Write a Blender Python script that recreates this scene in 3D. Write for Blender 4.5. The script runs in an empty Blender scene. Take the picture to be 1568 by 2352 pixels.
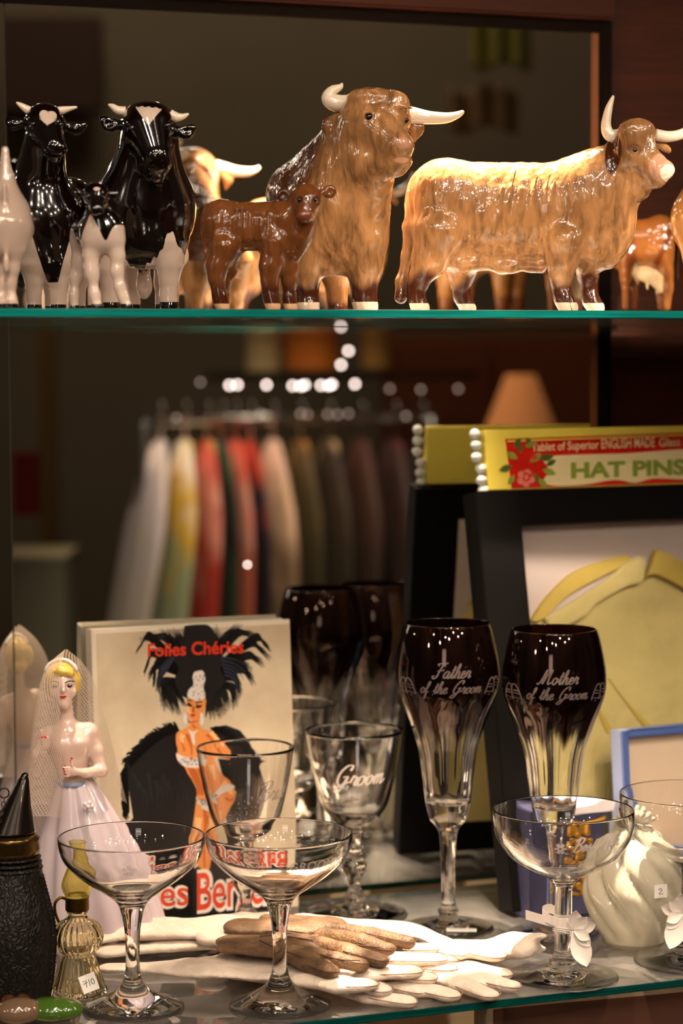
import bpy, bmesh, math, random
import numpy as np
from mathutils import Vector, Matrix
random.seed(7)
rng = np.random.default_rng(7)
sc = bpy.context.scene
COL = sc.collection
# ---------------- camera ----------------
FPX = 5100.0
TH = math.radians(20.1)
ALP = math.atan(342.0 / FPX)
RHO = 0.005
ZC = 0.414                       # eye height above the lower glass shelf
CAM = Vector((-1.4 * math.sin(TH), -1.4 * math.cos(TH), ZC))
F0 = Vector((math.sin(TH), math.cos(TH), 0)); R0 = Vector((math.cos(TH), -math.sin(TH), 0)); UZ = Vector((0, 0, 1))
FW = F0 * math.cos(ALP) - UZ * math.sin(ALP)
UP = UZ * math.cos(ALP) + F0 * math.sin(ALP)
RT = R0 * math.cos(RHO) - UP * math.sin(RHO)
UP = UP * math.cos(RHO) + R0 * math.sin(RHO)
cd = bpy.data.cameras.new('camera'); cam = bpy.data.objects.new('camera', cd); COL.objects.link(cam)
cam.matrix_world = Matrix(((RT.x, UP.x, -FW.x, CAM.x), (RT.y, UP.y, -FW.y, CAM.y), (RT.z, UP.z, -FW.z, CAM.z), (0, 0, 0, 1)))
cd.sensor_fit = 'VERTICAL'; cd.sensor_height = 36.0; cd.lens = 36.0 * FPX / 2352.0
cd.clip_start = 0.05; cd.clip_end = 60
cd.dof.use_dof = True; cd.dof.focus_distance = 1.475; cd.dof.aperture_fstop = 5.2
sc.camera = cam
# ---------------- look ----------------
sc.view_settings.view_transform = 'Standard'; sc.view_settings.look = 'None'
sc.view_settings.exposure = 0.0; sc.view_settings.gamma = 1.0
sc.view_settings.use_curve_mapping = False
w = bpy.data.worlds.new('shop_air'); sc.world = w; w.use_nodes = True
w.node_tree.nodes['Background'].inputs[0].default_value = (1.0, 0.72, 0.48, 1)
w.node_tree.nodes['Background'].inputs[1].default_value = 0.035
try:
    sc.cycles.max_bounces = 12; sc.cycles.transmission_bounces = 11; sc.cycles.glossy_bounces = 6
    sc.cycles.diffuse_bounces = 2; sc.cycles.transparent_max_bounces = 24
    sc.cycles.sample_clamp_indirect = 16.0; sc.cycles.blur_glossy = 0.5
    sc.cycles.use_denoising = True
except Exception:
    pass
# ---------------- lamps ----------------
WARM = (1.0, 0.82, 0.64)
def lamp(kind, loc, power, size=0.02, col=WARM, target=None, angle=60, blend=0.6, name='lamp_light', shape=None, sy=None):
    d = bpy.data.lights.new(name, kind); d.energy = power; d.color = col
    if kind == 'AREA':
        d.size = size
        if sy: d.shape = 'RECTANGLE'; d.size_y = sy
    else: d.shadow_soft_size = size
    if kind == 'SPOT': d.spot_size = math.radians(angle); d.spot_blend = blend
    o = bpy.data.objects.new(name, d); COL.objects.link(o); o.location = loc
    if target is not None:
        o.rotation_euler = (Vector(target) - Vector(loc)).to_track_quat('-Z', 'Y').to_euler()
    return o
ZU = ZC + 0.0332                  # top of the upper glass shelf
YM = 0.300                        # silvered face of the mirror
# halogen spots in the cabinet roof, then spots set in front of it
lamp('SPOT', (0.15, 0.21, 0.93), 250.0, 0.008, WARM, (0.14, 0.12, ZU), 32, 0.6, 'cabinet_halogen')
lamp('SPOT', (-0.09, 0.25, 0.93), 55.0, 0.008, WARM, (-0.10, 0.21, ZU), 18, 0.6, 'cabinet_halogen')
lamp('SPOT', (0.10, -0.20, 0.98), 30.0, 0.010, WARM, (0.08, 0.06, 0.0), 24, 0.7, 'front_spot')
lamp('SPOT', (0.25, -0.45, 0.80), 10.0, 0.012, WARM, (0.16, 0.12, 0.08), 34, 0.8, 'front_spot')
lamp('SPOT', (-0.30, -0.42, 0.84), 7.0, 0.015, WARM, (-0.12, 0.16, 0.06), 34, 0.9, 'front_spot')
# shop ceiling spots, out in front of the cabinet
for (x, y, z, p) in ((-1.5, -1.5, 1.9, 18), (-0.9, -2.0, 2.0, 22), (-0.35, -1.7, 1.9, 18), (0.25, -2.1, 2.0, 24), (0.8, -1.6, 1.8, 18), (1.4, -2.2, 1.9, 18),
                     (-0.2, -2.5, 1.75, 24), (-1.3, -2.5, 1.5, 22), (0.9, -2.4, 1.55, 22), (-0.6, -1.3, 1.75, 14), (0.35, -1.2, 1.7, 14), (-1.9, -1.0, 1.3, 12), (1.8, -1.2, 1.3, 12),
                     (-0.75, -2.4, 1.28, 16), (0.35, -2.4, 1.30, 16), (-1.7, -1.9, 1.15, 12), (-2.2, -0.7, 0.9, 9), (1.5, -0.8, 1.6, 12)):
    lamp('SPOT', (x, y, z), p * 1.05, 0.04, WARM, (x * 0.12, 0.1, 0.2), 34, 0.8, 'shop_spot')
lamp('SPOT', (0.42, -0.50, 0.78), 48, 0.015, WARM, (0.27, 0.26, 0.375), 20, 0.6, 'front_spot')  # added spot that brightens the hat-pin packet
lamp('AREA', (-1.1, -1.9, 0.7), 1.8, 0.35, (1.0, 0.84, 0.70), (-0.1, 0.2, 0.1), name='front_area_light')  # soft area light aimed at the shelves from the front left
lamp('AREA', (0.6, -2.0, 2.3), 12, 1.0, WARM, (0.8, -3.8, 0.2), name='shop_fill_light')  # added area light so the reflected shop is lit
lamp('SPOT', (0.5, -0.95, 1.4), 110, 0.03, WARM, (0.85, -1.75, 0.0), 46, 0.8, 'rail_fill_spot')  # added spot that brightens the garments on the rail

# ---------------- pixel to place ----------------
def ray(px, py):
    return FW + RT * ((px - 784) / FPX) - UP * ((py - 1176) / FPX)
def on_z(px, py, z=0.0):
    r = ray(px, py); t = (z - CAM.z) / r.z; return CAM + r * t
def on_y(px, py, y):
    r = ray(px, py); t = (y - CAM.y) / r.y; return CAM + r * t
def depth(p): return (Vector(p) - CAM).dot(FW)
def proj(p):
    v = Vector(p) - CAM; d = v.dot(FW)
    return 784 + FPX * v.dot(RT) / d, 1176 - FPX * v.dot(UP) / d
def mirrored(px, py, D):
    p = CAM + ray(px, py) * D
    return Vector((p.x, 2 * YM - p.y, p.z))

# ---------------- node helpers ----------------
def lin(c):
    return tuple((x / 12.92 if x <= 0.04045 else ((x + 0.055) / 1.055) ** 2.4) for x in c)
def rgb(r, g, b): return lin((r / 255, g / 255, b / 255))
class NT:
    def __init__(s, name):
        s.m = bpy.data.materials.new(name); s.m.use_nodes = True; s.t = s.m.node_tree; s.t.nodes.clear()
        s.out = s.t.nodes.new('ShaderNodeOutputMaterial')
    def n(s, typ, **kw):
        nd = s.t.nodes.new(typ)
        for k, v in kw.items():
            if k.startswith('_'): setattr(nd, k[1:], v)
            else:
                key = k.replace('__', ' ')
                s.put(nd, key, v)
        return nd
    def put(s, nd, key, v):
        sock = nd.inputs[int(key[1:])] if key[0] == 'i' and key[1:].isdigit() else nd.inputs[key]
        if isinstance(v, bpy.types.NodeSocket): s.t.links.new(v, sock)
        elif isinstance(v, (tuple, list)) and len(v) == 3 and sock.type == 'RGBA': sock.default_value = (*v, 1)
        else: sock.default_value = v
    def noise(s, scale, detail=3, rough=0.5, sc3=None, rot=None, coord='Object', dist=0.0):
        tc = s.n('ShaderNodeTexCoord'); v = tc.outputs[coord]
        if sc3 is not None or rot is not None:
            mp = s.n('ShaderNodeMapping', Vector=v)
            if sc3 is not None: mp.inputs['Scale'].default_value = sc3
            if rot is not None: mp.inputs['Rotation'].default_value = rot
            v = mp.outputs[0]
        return s.n('ShaderNodeTexNoise', Vector=v, Scale=scale, Detail=detail, Roughness=rough, Distortion=dist).outputs['Fac']
    def ramp(s, f, stops):
        r = s.n('ShaderNodeValToRGB', Fac=f); e = r.color_ramp.elements
        while len(e) < len(stops): e.new(0.5)
        for i, (p, c) in enumerate(stops):
            e[i].position = p; e[i].color = (*c, 1) if len(c) == 3 else c
        return r.outputs['Color']
    def mix(s, f, a, b):
        m = s.n('ShaderNodeMix', _data_type='RGBA')
        for sock, v in ((m.inputs[0], f), (m.inputs[6], a), (m.inputs[7], b)):
            if isinstance(v, bpy.types.NodeSocket): s.t.links.new(v, sock)
            elif isinstance(v, (tuple, list)): sock.default_value = (*v[:3], 1)
            else: sock.default_value = v
        return m.outputs[2]
    def math(s, op, a, b=0.0, c=0.0):
        m = s.n('ShaderNodeMath', _operation=op)
        for i, v in enumerate((a, b, c)):
            if isinstance(v, bpy.types.NodeSocket): s.t.links.new(v, m.inputs[i])
            else: m.inputs[i].default_value = v
        return m.outputs[0]
    def bump(s, h, strength=0.3, dist=0.001):
        return s.n('ShaderNodeBump', Height=h, Strength=strength, Distance=dist).outputs[0]
    def step(s, v, lo, hi):
        return s.n('ShaderNodeMapRange', _interpolation_type='SMOOTHSTEP', Value=v, **{'From__Min': lo, 'From__Max': hi}).outputs[0]
    def done(s, shader):
        s.t.links.new(shader, s.out.inputs['Surface']); return s.m
def pbr(name, col, rough=0.5, metal=0.0, coat=0.0, spec=0.5, var=0.0, vscale=40, bump=0.0, bscale=200, sss=0.0, sheen=0.0, trans=0.0, coatr=0.04, bdist=0.0006):
    t = NT(name)
    b = t.n('ShaderNodeBsdfPrincipled', Roughness=rough, Metallic=metal)
    b.inputs['Specular IOR Level'].default_value = spec
    b.inputs['Coat Weight'].default_value = coat; b.inputs['Coat Roughness'].default_value = coatr
    if sss: b.inputs['Subsurface Weight'].default_value = sss; b.inputs['Subsurface Radius'].default_value = (0.004, 0.003, 0.002)
    if sheen: b.inputs['Sheen Weight'].default_value = sheen
    if trans: b.inputs['Transmission Weight'].default_value = trans
    if var:
        f = t.noise(vscale, 4)
        c = t.mix(f, tuple(x * (1 - var) for x in col), tuple(min(1, x * (1 + var)) for x in col)); t.put(b, 'Base Color', c)
    else: t.put(b, 'Base Color', col)
    if bump: t.put(b, 'Normal', t.bump(t.noise(bscale, 4), bump, bdist))
    return t.done(b.outputs[0])
def thin_glass(name, tint=(0.985, 0.99, 0.985), refl=1.0, rough=0.0, dust=0.0):
    t = NT(name)
    fr = t.n('ShaderNodeFresnel', IOR=1.5).outputs[0]
    tr = t.n('ShaderNodeBsdfTransparent', Color=tint); gl = t.n('ShaderNodeBsdfGlossy', Roughness=rough)
    mx = t.n('ShaderNodeMixShader', i0=t.math('MULTIPLY', fr, refl), i1=tr.outputs[0], i2=gl.outputs[0])
    if dust:
        mx = t.n('ShaderNodeMixShader', i0=t.math('MULTIPLY', t.noise(30, 3), dust), i1=mx.outputs[0], i2=t.n('ShaderNodeBsdfDiffuse', Color=(0.8, 0.75, 0.7)).outputs[0])
    return t.done(mx.outputs[0])
def clear_glass(name, col=(1, 1, 1), ior=1.5, rough=0.018):
    t = NT(name)
    return t.done(t.n('ShaderNodeBsdfGlass', Color=col, IOR=ior, Roughness=rough).outputs[0])

# ---------------- object helpers ----------------
def tag(o, label=None, cat=None, group=None, kind=None):
    if label: o['label'] = label
    if cat: o['category'] = cat
    if group: o['group'] = group
    if kind: o['kind'] = kind
    return o
def empty(name, loc=(0, 0, 0), rz=0.0, label=None, cat=None, group=None):
    o = bpy.data.objects.new(name, None); COL.objects.link(o); o.location = loc; o.rotation_euler = (0, 0, rz)
    o.empty_display_size = 0.01
    return tag(o, label, cat, group)
def meshobj(name, me, m=None, parent=None, smooth=True):
    o = bpy.data.objects.new(name, me); COL.objects.link(o)
    if m is not None:
        me.materials.clear()
        for q in (m if isinstance(m, (list, tuple)) else [m]): me.materials.append(q)
    if parent is not None: o.parent = parent
    if smooth and len(me.polygons): me.polygons.foreach_set('use_smooth', [True] * len(me.polygons))
    return o
def from_pydata(name, V, F, m=None, parent=None, smooth=True):
    me = bpy.data.meshes.new(name); me.from_pydata([tuple(map(float, v)) for v in V], [], [tuple(map(int, f)) for f in F]); me.update()
    return meshobj(name, me, m, parent, smooth)
class MB:
    def __init__(s): s.v = []; s.f = []; s.mi = []
    def add(s, V, F, mi=0):
        o = len(s.v); s.v += [tuple(v) for v in V]; s.f += [tuple(i + o for i in f) for f in F]; s.mi += [mi] * len(F); return s
    def box(s, lo, hi, M=None, mi=0):
        x0, y0, z0 = lo; x1, y1, z1 = hi
        V = [(x0, y0, z0), (x1, y0, z0), (x1, y1, z0), (x0, y1, z0), (x0, y0, z1), (x1, y0, z1), (x1, y1, z1), (x0, y1, z1)]
        if M is not None: V = [tuple(M @ Vector(v)) for v in V]
        return s.add(V, [(0, 3, 2, 1), (4, 5, 6, 7), (0, 1, 5, 4), (1, 2, 6, 5), (2, 3, 7, 6), (3, 0, 4, 7)], mi)
    def tube(s, pts, rad, n=12, cap=True, mi=0, flat=1.0):
        P = [Vector(p) for p in pts]; R = rad if isinstance(rad, (list, tuple)) else [rad] * len(P)
        V = []; up = Vector((0.31, 0.22, 0.93)).normalized(); prev = None
        for i, p in enumerate(P):
            t = (P[min(i + 1, len(P) - 1)] - P[max(i - 1, 0)]).normalized()
            a = (prev if prev is not None else up); a = (a - t * a.dot(t))
            if a.length < 1e-5: a = t.orthogonal()
            a.normalize(); prev = a; b = t.cross(a)
            for k in range(n):
                q = 2 * math.pi * k / n; V.append(p + (a * math.cos(q) + b * math.sin(q) * flat) * R[i])
        F = []
        for i in range(len(P) - 1):
            for k in range(n):
                F.append((i * n + k, i * n + (k + 1) % n, (i + 1) * n + (k + 1) % n, (i + 1) * n + k))
        if cap: F.append(tuple(reversed(range(n)))); F.append(tuple((len(P) - 1) * n + k for k in range(n)))
        return s.add(V, F, mi)
    def ball(s, c, r, n=16, m=10, sc3=(1, 1, 1), mi=0):
        V = [(c[0], c[1], c[2] - r * sc3[2])]
        for i in range(1, m):
            a = -math.pi / 2 + math.pi * i / m
            for k in range(n):
                q = 2 * math.pi * k / n
                V.append((c[0] + r * sc3[0] * math.cos(a) * math.cos(q), c[1] + r * sc3[1] * math.cos(a) * math.sin(q), c[2] + r * sc3[2] * math.sin(a)))
        V.append((c[0], c[1], c[2] + r * sc3[2])); F = []
        for k in range(n): F.append((0, 1 + (k + 1) % n, 1 + k))
        for i in range(m - 2):
            for k in range(n): F.append((1 + i * n + k, 1 + i * n + (k + 1) % n, 1 + (i + 1) * n + (k + 1) % n, 1 + (i + 1) * n + k))
        T = len(V) - 1; b = 1 + (m - 2) * n
        for k in range(n): F.append((b + k, b + (k + 1) % n, T))
        return s.add(V, F, mi)
    def lathe(s, prof, n=64, c=(0, 0, 0), closed=False, mod=None, mi=0):
        V = []; F = []; L = len(prof)
        for (r, z) in prof:
            for k in range(n):
                q = 2 * math.pi * k / n; rr = r if mod is None else mod(r, z, q)
                V.append((c[0] + rr * math.cos(q), c[1] + rr * math.sin(q), c[2] + z))
        for i in range(L if closed else L - 1):
            j = (i + 1) % L
            for k in range(n): F.append((i * n + k, i * n + (k + 1) % n, j * n + (k + 1) % n, j * n + k))
        return s.add(V, F, mi)
    def build(s, name, m=None, parent=None, smooth=False, bevel=0.0, seg=2, fix=True):
        me = bpy.data.meshes.new(name); me.from_pydata([tuple(v) for v in s.v], [], s.f); me.update()
        if fix or bevel:
            bm = bmesh.new(); bm.from_mesh(me)
            if fix: bmesh.ops.remove_doubles(bm, verts=bm.verts, dist=1e-7)
            bmesh.ops.recalc_face_normals(bm, faces=bm.faces)
            if bevel: bmesh.ops.bevel(bm, geom=bm.edges[:], offset=bevel, segments=seg, affect='EDGES', clamp_overlap=True)
            bm.to_mesh(me); bm.free()
        elif len(s.mi) == len(me.polygons): me.polygons.foreach_set('material_index', s.mi)
        return meshobj(name, me, m, parent, smooth)
def spline(pts, n=8):
    P = [Vector(p) for p in pts]; out = []
    for i in range(len(P) - 1):
        a = P[max(i - 1, 0)]; b = P[i]; c = P[i + 1]; d = P[min(i + 2, len(P) - 1)]
        for k in range(n):
            t = k / n
            out.append(0.5 * ((2 * b) + (c - a) * t + (2 * a - 5 * b + 4 * c - d) * t * t + (3 * b - a - 3 * c + d) * t ** 3))
    out.append(P[-1]); return out

# ---------------- implicit bodies (smoothly blended solids) ----------------
def smooth_noise(P, f, seed=0):
    r = np.random.default_rng(seed); out = np.zeros(len(P))
    for i in range(6):
        k = r.normal(size=3) * f * (0.6 + 0.35 * i); out += np.sin(P @ k + r.uniform(0, 6.28)) / (1 + 0.4 * i)
    return out / 3
def sdf_mesh(prims, res):
    """prims: dicts with a,b,ra,rb (capsule) or c,r3 (ellipsoid), k blend, op, sc anisotropy."""
    lo = np.full(3, 1e9); hi = -lo
    for p in prims:
        if p.get('op', 'u') != 'u': continue
        A = [p['c']] if 'c' in p else [p['a'], p['b']]
        for q, rr in zip(A, [max(p['r3'])] if 'c' in p else [p['ra'], p['rb']]):
            m = rr * max(p.get('sc', (1, 1, 1))) + 3 * res
            lo = np.minimum(lo, np.array(q) - m); hi = np.maximum(hi, np.array(q) + m)
    n = np.ceil((hi - lo) / res).astype(int) + 1
    D = np.full(n, 50 * res * 10, dtype=np.float32)
    ax = [lo[i] + res * np.arange(n[i]) for i in range(3)]
    for p in prims:
        k = p.get('k', 2 * res); op = p.get('op', 'u'); S = np.array(p.get('sc', (1, 1, 1)), float)
        if 'c' in p: A = np.array([p['c']], float); R = np.array([max(p['r3'])])
        else: A = np.array([p['a'], p['b']], float); R = np.array([p['ra'], p['rb']], float)
        mg = (R.max() * (S.max() if 'c' not in p else 1) + k * 1.6 + 4 * res)
        l = np.maximum(0, np.floor((A.min(0) - mg - lo) / res).astype(int)); h = np.minimum(n, np.ceil((A.max(0) + mg - lo) / res).astype(int) + 1)
        if (h <= l).any(): continue
        X, Y, Z = np.meshgrid(ax[0][l[0]:h[0]], ax[1][l[1]:h[1]], ax[2][l[2]:h[2]], indexing='ij', sparse=True)
        if 'c' in p:
            c = p['c']; x, y, z = X - c[0], Y - c[1], Z - c[2]; M = p.get('rot')
            if M is not None: x, y, z = (M[0][0] * x + M[1][0] * y + M[2][0] * z, M[0][1] * x + M[1][1] * y + M[2][1] * z, M[0][2] * x + M[1][2] * y + M[2][2] * z)
            r = p['r3']; k0 = np.sqrt((x / r[0]) ** 2 + (y / r[1]) ** 2 + (z / r[2]) ** 2) + 1e-6
            k1 = np.sqrt((x / r[0] ** 2) ** 2 + (y / r[1] ** 2) ** 2 + (z / r[2] ** 2) ** 2) + 1e-9
            d = k0 * (k0 - 1) / k1
        else:
            a = A[0]; b = A[1]; x, y, z = (X - a[0]) / S[0], (Y - a[1]) / S[1], (Z - a[2]) / S[2]; v = (b - a) / S; L = (v ** 2).sum() + 1e-9
            t = np.clip((x * v[0] + y * v[1] + z * v[2]) / L, 0, 1)
            d = (np.sqrt((x - t * v[0]) ** 2 + (y - t * v[1]) ** 2 + (z - t * v[2]) ** 2) - (p['ra'] + t * (p['rb'] - p['ra']))) * S.min()
        sl = (slice(l[0], h[0]), slice(l[1], h[1]), slice(l[2], h[2])); E = D[sl]
        if op == 'u':
            q = np.maximum(k - np.abs(E - d), 0) / k; D[sl] = np.minimum(E, d) - q * q * k * 0.25
        else:
            q = np.maximum(k - np.abs(E + d), 0) / k; D[sl] = np.maximum(E, -d) + q * q * k * 0.25
    D[0] = D[-1] = 9; D[:, 0] = D[:, -1] = 9; D[:, :, 0] = D[:, :, -1] = 9
    return surface_nets(D, lo, res)
def surface_nets(D, lo, res):
    S = D < 0; n = D.shape
    c = np.zeros(tuple(q - 1 for q in n), np.uint8)
    for i in (0, 1):
        for j in (0, 1):
            for k in (0, 1): c += S[i:n[0] - 1 + i, j:n[1] - 1 + j, k:n[2] - 1 + k]
    cells = np.argwhere((c > 0) & (c < 8)); idx = np.full(c.shape, -1, np.int64); idx[tuple(cells.T)] = np.arange(len(cells))
    acc = np.zeros((len(cells), 3)); cnt = np.zeros(len(cells))
    for axn in range(3):
        o1, o2 = [q for q in range(3) if q != axn]
        for i in (0, 1):
            for j in (0, 1):
                a = cells.copy(); a[:, o1] += i; a[:, o2] += j; b = a.copy(); b[:, axn] += 1
                da = D[tuple(a.T)]; db = D[tuple(b.T)]; m = (da < 0) != (db < 0); t = np.where(m, da / (da - db + 1e-12), 0)
                p = a.astype(float); p[:, axn] += t; acc[m] += p[m]; cnt[m] += 1
    V = lo + res * (acc / cnt[:, None]); F = []
    for axn in range(3):
        o1, o2 = [(1, 2), (2, 0), (0, 1)][axn]
        sl0 = [slice(None)] * 3; sl1 = [slice(None)] * 3; sl0[axn] = slice(0, -1); sl1[axn] = slice(1, None)
        A = S[tuple(sl0)]; B = S[tuple(sl1)]; e = np.argwhere(A != B)
        e = e[(e[:, o1] > 0) & (e[:, o2] > 0)]; ins = A[tuple(e.T)]
        def g(d1, d2):
            q = e.copy(); q[:, o1] -= d1; q[:, o2] -= d2; q = np.minimum(q, np.array(c.shape) - 1); return idx[tuple(q.T)]
        Q = np.stack([g(0, 0), g(1, 0), g(1, 1), g(0, 1)], 1); Q[~ins] = Q[~ins][:, ::-1]
        F.append(Q[(Q >= 0).all(1)])
    return V, np.concatenate(F)
def mesh_from_np(name, V, F, m, parent=None, masks=None, relax=2):
    me = bpy.data.meshes.new(name); nv = len(V); nf = len(F)
    if relax:
        E = np.concatenate([F[:, [0, 1]], F[:, [1, 2]], F[:, [2, 3]], F[:, [3, 0]]]); V = V.copy()
        for _ in range(relax):
            A = np.zeros_like(V); C = np.zeros(nv)
            for a, b in ((0, 1), (1, 0)):
                for d in range(3): A[:, d] += np.bincount(E[:, a], V[E[:, b], d], nv)
                C += np.bincount(E[:, a], minlength=nv)
            V = 0.5 * V + 0.5 * A / np.maximum(C, 1)[:, None]
    me.vertices.add(nv); me.vertices.foreach_set('co', V.astype(np.float32).ravel())
    me.loops.add(nf * 4); me.loops.foreach_set('vertex_index', F.astype(np.int32).ravel())
    me.polygons.add(nf); me.polygons.foreach_set('loop_start', np.arange(0, nf * 4, 4, dtype=np.int32))
    me.update(calc_edges=True); me.validate()
    if masks is not None:
        at = me.color_attributes.new('marks', 'FLOAT_COLOR', 'POINT'); C = np.ones((nv, 4), np.float32); C[:, :3] = masks
        at.data.foreach_set('color', C.ravel())
    return meshobj(name, me, m, parent, True)
def cap(a, b, ra, rb, k=10, sc=(1, 1, 1), op='u'): return dict(a=a, b=b, ra=ra, rb=rb, k=k, sc=sc, op=op)
def ell(c, r3, k=10, op='u', rot=None):
    if rot is not None: rot = [list(r) for r in Matrix.Rotation(math.radians(rot[1]), 3, rot[0])]
    return dict(c=c, r3=r3, k=k, op=op, rot=rot)
# ---------------- materials used all over ----------------
M = {}
M['mirror'] = pbr('mirror_silvering', (0.80, 0.80, 0.76), rough=0.0, metal=1.0)
M['shelf_glass'] = thin_glass('shelf_glass', (0.965, 0.955, 0.93), 1.0, dust=0.10)
M['glass'] = clear_glass('clear_glass', (1, 1, 1), 1.5)
M['black'] = pbr('black_frame_paint', rgb(10, 7, 6), rough=0.6, spec=0.12, var=0.1, bump=0.05)
M['chrome'] = pbr('chrome', (0.85, 0.83, 0.8), rough=0.12, metal=1.0)
M['brass'] = pbr('aged_brass', rgb(110, 84, 30), rough=0.35, metal=1.0, var=0.3, vscale=200)
M['eye'] = pbr('glossy_black_eye', (0.006, 0.004, 0.003), rough=0.05, coat=1.0)
M['hornwhite'] = pbr('ivory_glaze', rgb(236, 216, 192), rough=0.18, coat=1.0, sss=0.1)

def edge_mat(name, c0, c1):
    t = NT(name)
    c = t.ramp(t.noise(60, 2, sc3=(0.3, 1, 8)), [(0.3, c0), (0.7, c1)])
    b = t.n('ShaderNodeBsdfPrincipled', Base__Color=c, Roughness=0.12)
    b.inputs['Transmission Weight'].default_value = 0.25; b.inputs['Coat Weight'].default_value = 0.6
    return t.done(b.outputs[0])
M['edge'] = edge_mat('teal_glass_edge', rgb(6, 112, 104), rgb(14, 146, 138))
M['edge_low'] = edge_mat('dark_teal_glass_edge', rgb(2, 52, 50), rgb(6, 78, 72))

# ---------------- setting: mirror, cabinet, shelves ----------------
def struct(name, mb, m, **kw):
    return tag(mb.build(name, m, **kw), kind='structure')
t = NT('dark_red_wood')
g = t.noise(6, 5, 0.6, sc3=(1.2, 1.2, 14), dist=1.2)
b = t.n('ShaderNodeBsdfPrincipled', Base__Color=t.ramp(g, [(0.3, rgb(46, 18, 4)), (0.55, rgb(62, 26, 6)), (0.8, rgb(78, 36, 10))]), Roughness=0.5)
b.inputs['Specular IOR Level'].default_value = 0.2
M['wood'] = t.done(b.outputs[0])
M['bevel_orange'] = pbr('orange_bevel_reflection', rgb(120, 66, 24), rough=0.5, var=0.2, vscale=30)  # reflection in the mirror's bevel put into a plain orange colour

mxr = on_y(1357, 700, YM).x; mxl = on_y(24, 900, YM).x; mzt = on_y(800, 46, YM).z
MZ0 = -0.30
# the mirror is a real sheet with thickness, let into the cabinet back
struct('mirror_panel_1', MB().box((mxl, YM, MZ0), (mxr, YM + 0.005, mzt)), M['mirror'], bevel=0.0006)
mb = MB().box((-0.30, 0, MZ0), (0, 0.005, mzt))
o = struct('mirror_panel_2', mb, M['mirror'], bevel=0.0006); o.location = (mxl - 0.0008, YM + 0.0005, 0); o.rotation_euler = (0, 0, math.radians(-1.1))
bw = MB().box((mxr + 0.006, YM + 0.012, MZ0), (1.05, YM + 0.03, 1.0)); bw.box((-0.75, YM + 0.012, mzt + 0.006), (mxr + 0.006, YM + 0.03, 1.0))
bw.box((-0.75, YM + 0.0065, MZ0), (mxr + 0.006, YM + 0.03, mzt + 0.006)) if False else None
struct('wall_back', bw, M['wood'])
fw = MB().box((mxr, YM - 0.002, MZ0), (mxr + 0.0055, YM + 0.012, mzt)); 
struct('bevel_reflection_strip', fw, M['bevel_orange'], bevel=0.0008)
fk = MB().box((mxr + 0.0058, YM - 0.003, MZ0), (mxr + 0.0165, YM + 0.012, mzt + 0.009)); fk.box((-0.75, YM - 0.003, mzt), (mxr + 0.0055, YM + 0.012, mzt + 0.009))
struct('recess_shadow_strip', fk, pbr('painted_recess_shade', rgb(14, 6, 3), rough=0.8, spec=0.1), fix=True)  # dark strip painted for the shade in the mirror recess
struct('trim_3', MB().box((-0.75, YM - 0.010, mzt + 0.0095), (mxr + 0.0165, YM + 0.012, mzt + 0.05)), M['wood'], bevel=0.002)
struct('floor', MB().box((-0.8, -0.03, MZ0 - 0.02), (1.05, YM + 0.03, MZ0)), pbr('cabinet_floor_board', rgb(170, 136, 108), rough=0.6, var=0.15))
struct('ceiling', MB().box((-0.8, 0.0, 1.0), (1.05, YM + 0.03, 1.02)), M['wood'])
struct('wall_right', MB().box((1.05, 0.0, MZ0), (1.07, YM + 0.03, 1.0)), M['wood'])

def glass_shelf(name, z1, th, label, em='edge', x0=-0.62, x1=1.04, y1=0.284, y0=-0.016):
    r = empty(name, (0, 0, z1 - th), 0, label, 'shelf')
    e = 0.0012
    me = MB().box((x0, y0 + e, 0), (x1, y1 - e, th)).build('pane', M['shelf_glass'], r, fix=False)
    MB().box((x0, y0, 0.0002), (x1, y0 + e, th - 0.0002)).build('front_edge', M[em], r, bevel=0.0004)
    MB().box((x0, y1 - e, 0.0002), (x1, y1, th - 0.0002)).build('rear_edge', M[em], r, bevel=0.0004)
    return r
glass_shelf('glass_shelf', ZU, 0.0052, 'upper clear glass shelf with a bright teal edge carrying the cow and bull figurines')
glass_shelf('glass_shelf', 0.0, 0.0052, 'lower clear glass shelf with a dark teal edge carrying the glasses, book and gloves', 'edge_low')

# ---------------- glazed cattle ----------------
def ceramic(name, base, c1, c2, c3, streak=0.0, rough=0.2, sc3=(1, 1, 0.28), bump=0.0):
    """base glaze; R marks c1, G marks c2, B marks c3 (painted glaze colours)"""
    t = NT(name)
    at = t.n('ShaderNodeVertexColor', _layer_name='marks').outputs[0]
    sp = t.n('ShaderNodeSeparateColor', Color=at)
    n1 = t.noise(170, 4, 0.55, sc3=sc3, dist=0.6); n2 = t.noise(42, 3, 0.5)
    if streak:
        f = t.math('ADD', t.math('MULTIPLY', n1, 0.65), t.math('MULTIPLY', n2, 0.35))
        col = t.ramp(f, [(0.36, tuple(x * (1 - streak) for x in base)), (0.52, base), (0.66, tuple(min(1, x * (1 + streak * 0.7)) for x in base))])
    else: col = t.mix(n2, base, tuple(x * 0.9 for x in base))
    col = t.mix(t.step(sp.outputs[0], 0.30, 0.70) if c1 else 0.0, col, c1 or base)
    col = t.mix(t.step(sp.outputs[1], 0.42, 0.58), col, c2)
    col = t.mix(t.step(sp.outputs[2], 0.40, 0.62), col, c3)
    b = t.n('ShaderNodeBsdfPrincipled', Base__Color=col, Roughness=rough)
    b.inputs['Coat Weight'].default_value = 1.0; b.inputs['Coat Roughness'].default_value = 0.03
    if bump:
        nb = t.bump(n1, bump, 0.0016); t.put(b, 'Normal', nb); t.put(b, 'Coat Normal', t.bump(n1, bump * 0.45, 0.0012)); b.inputs['Specular IOR Level'].default_value = 0.25
    return t.done(b.outputs[0])
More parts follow.
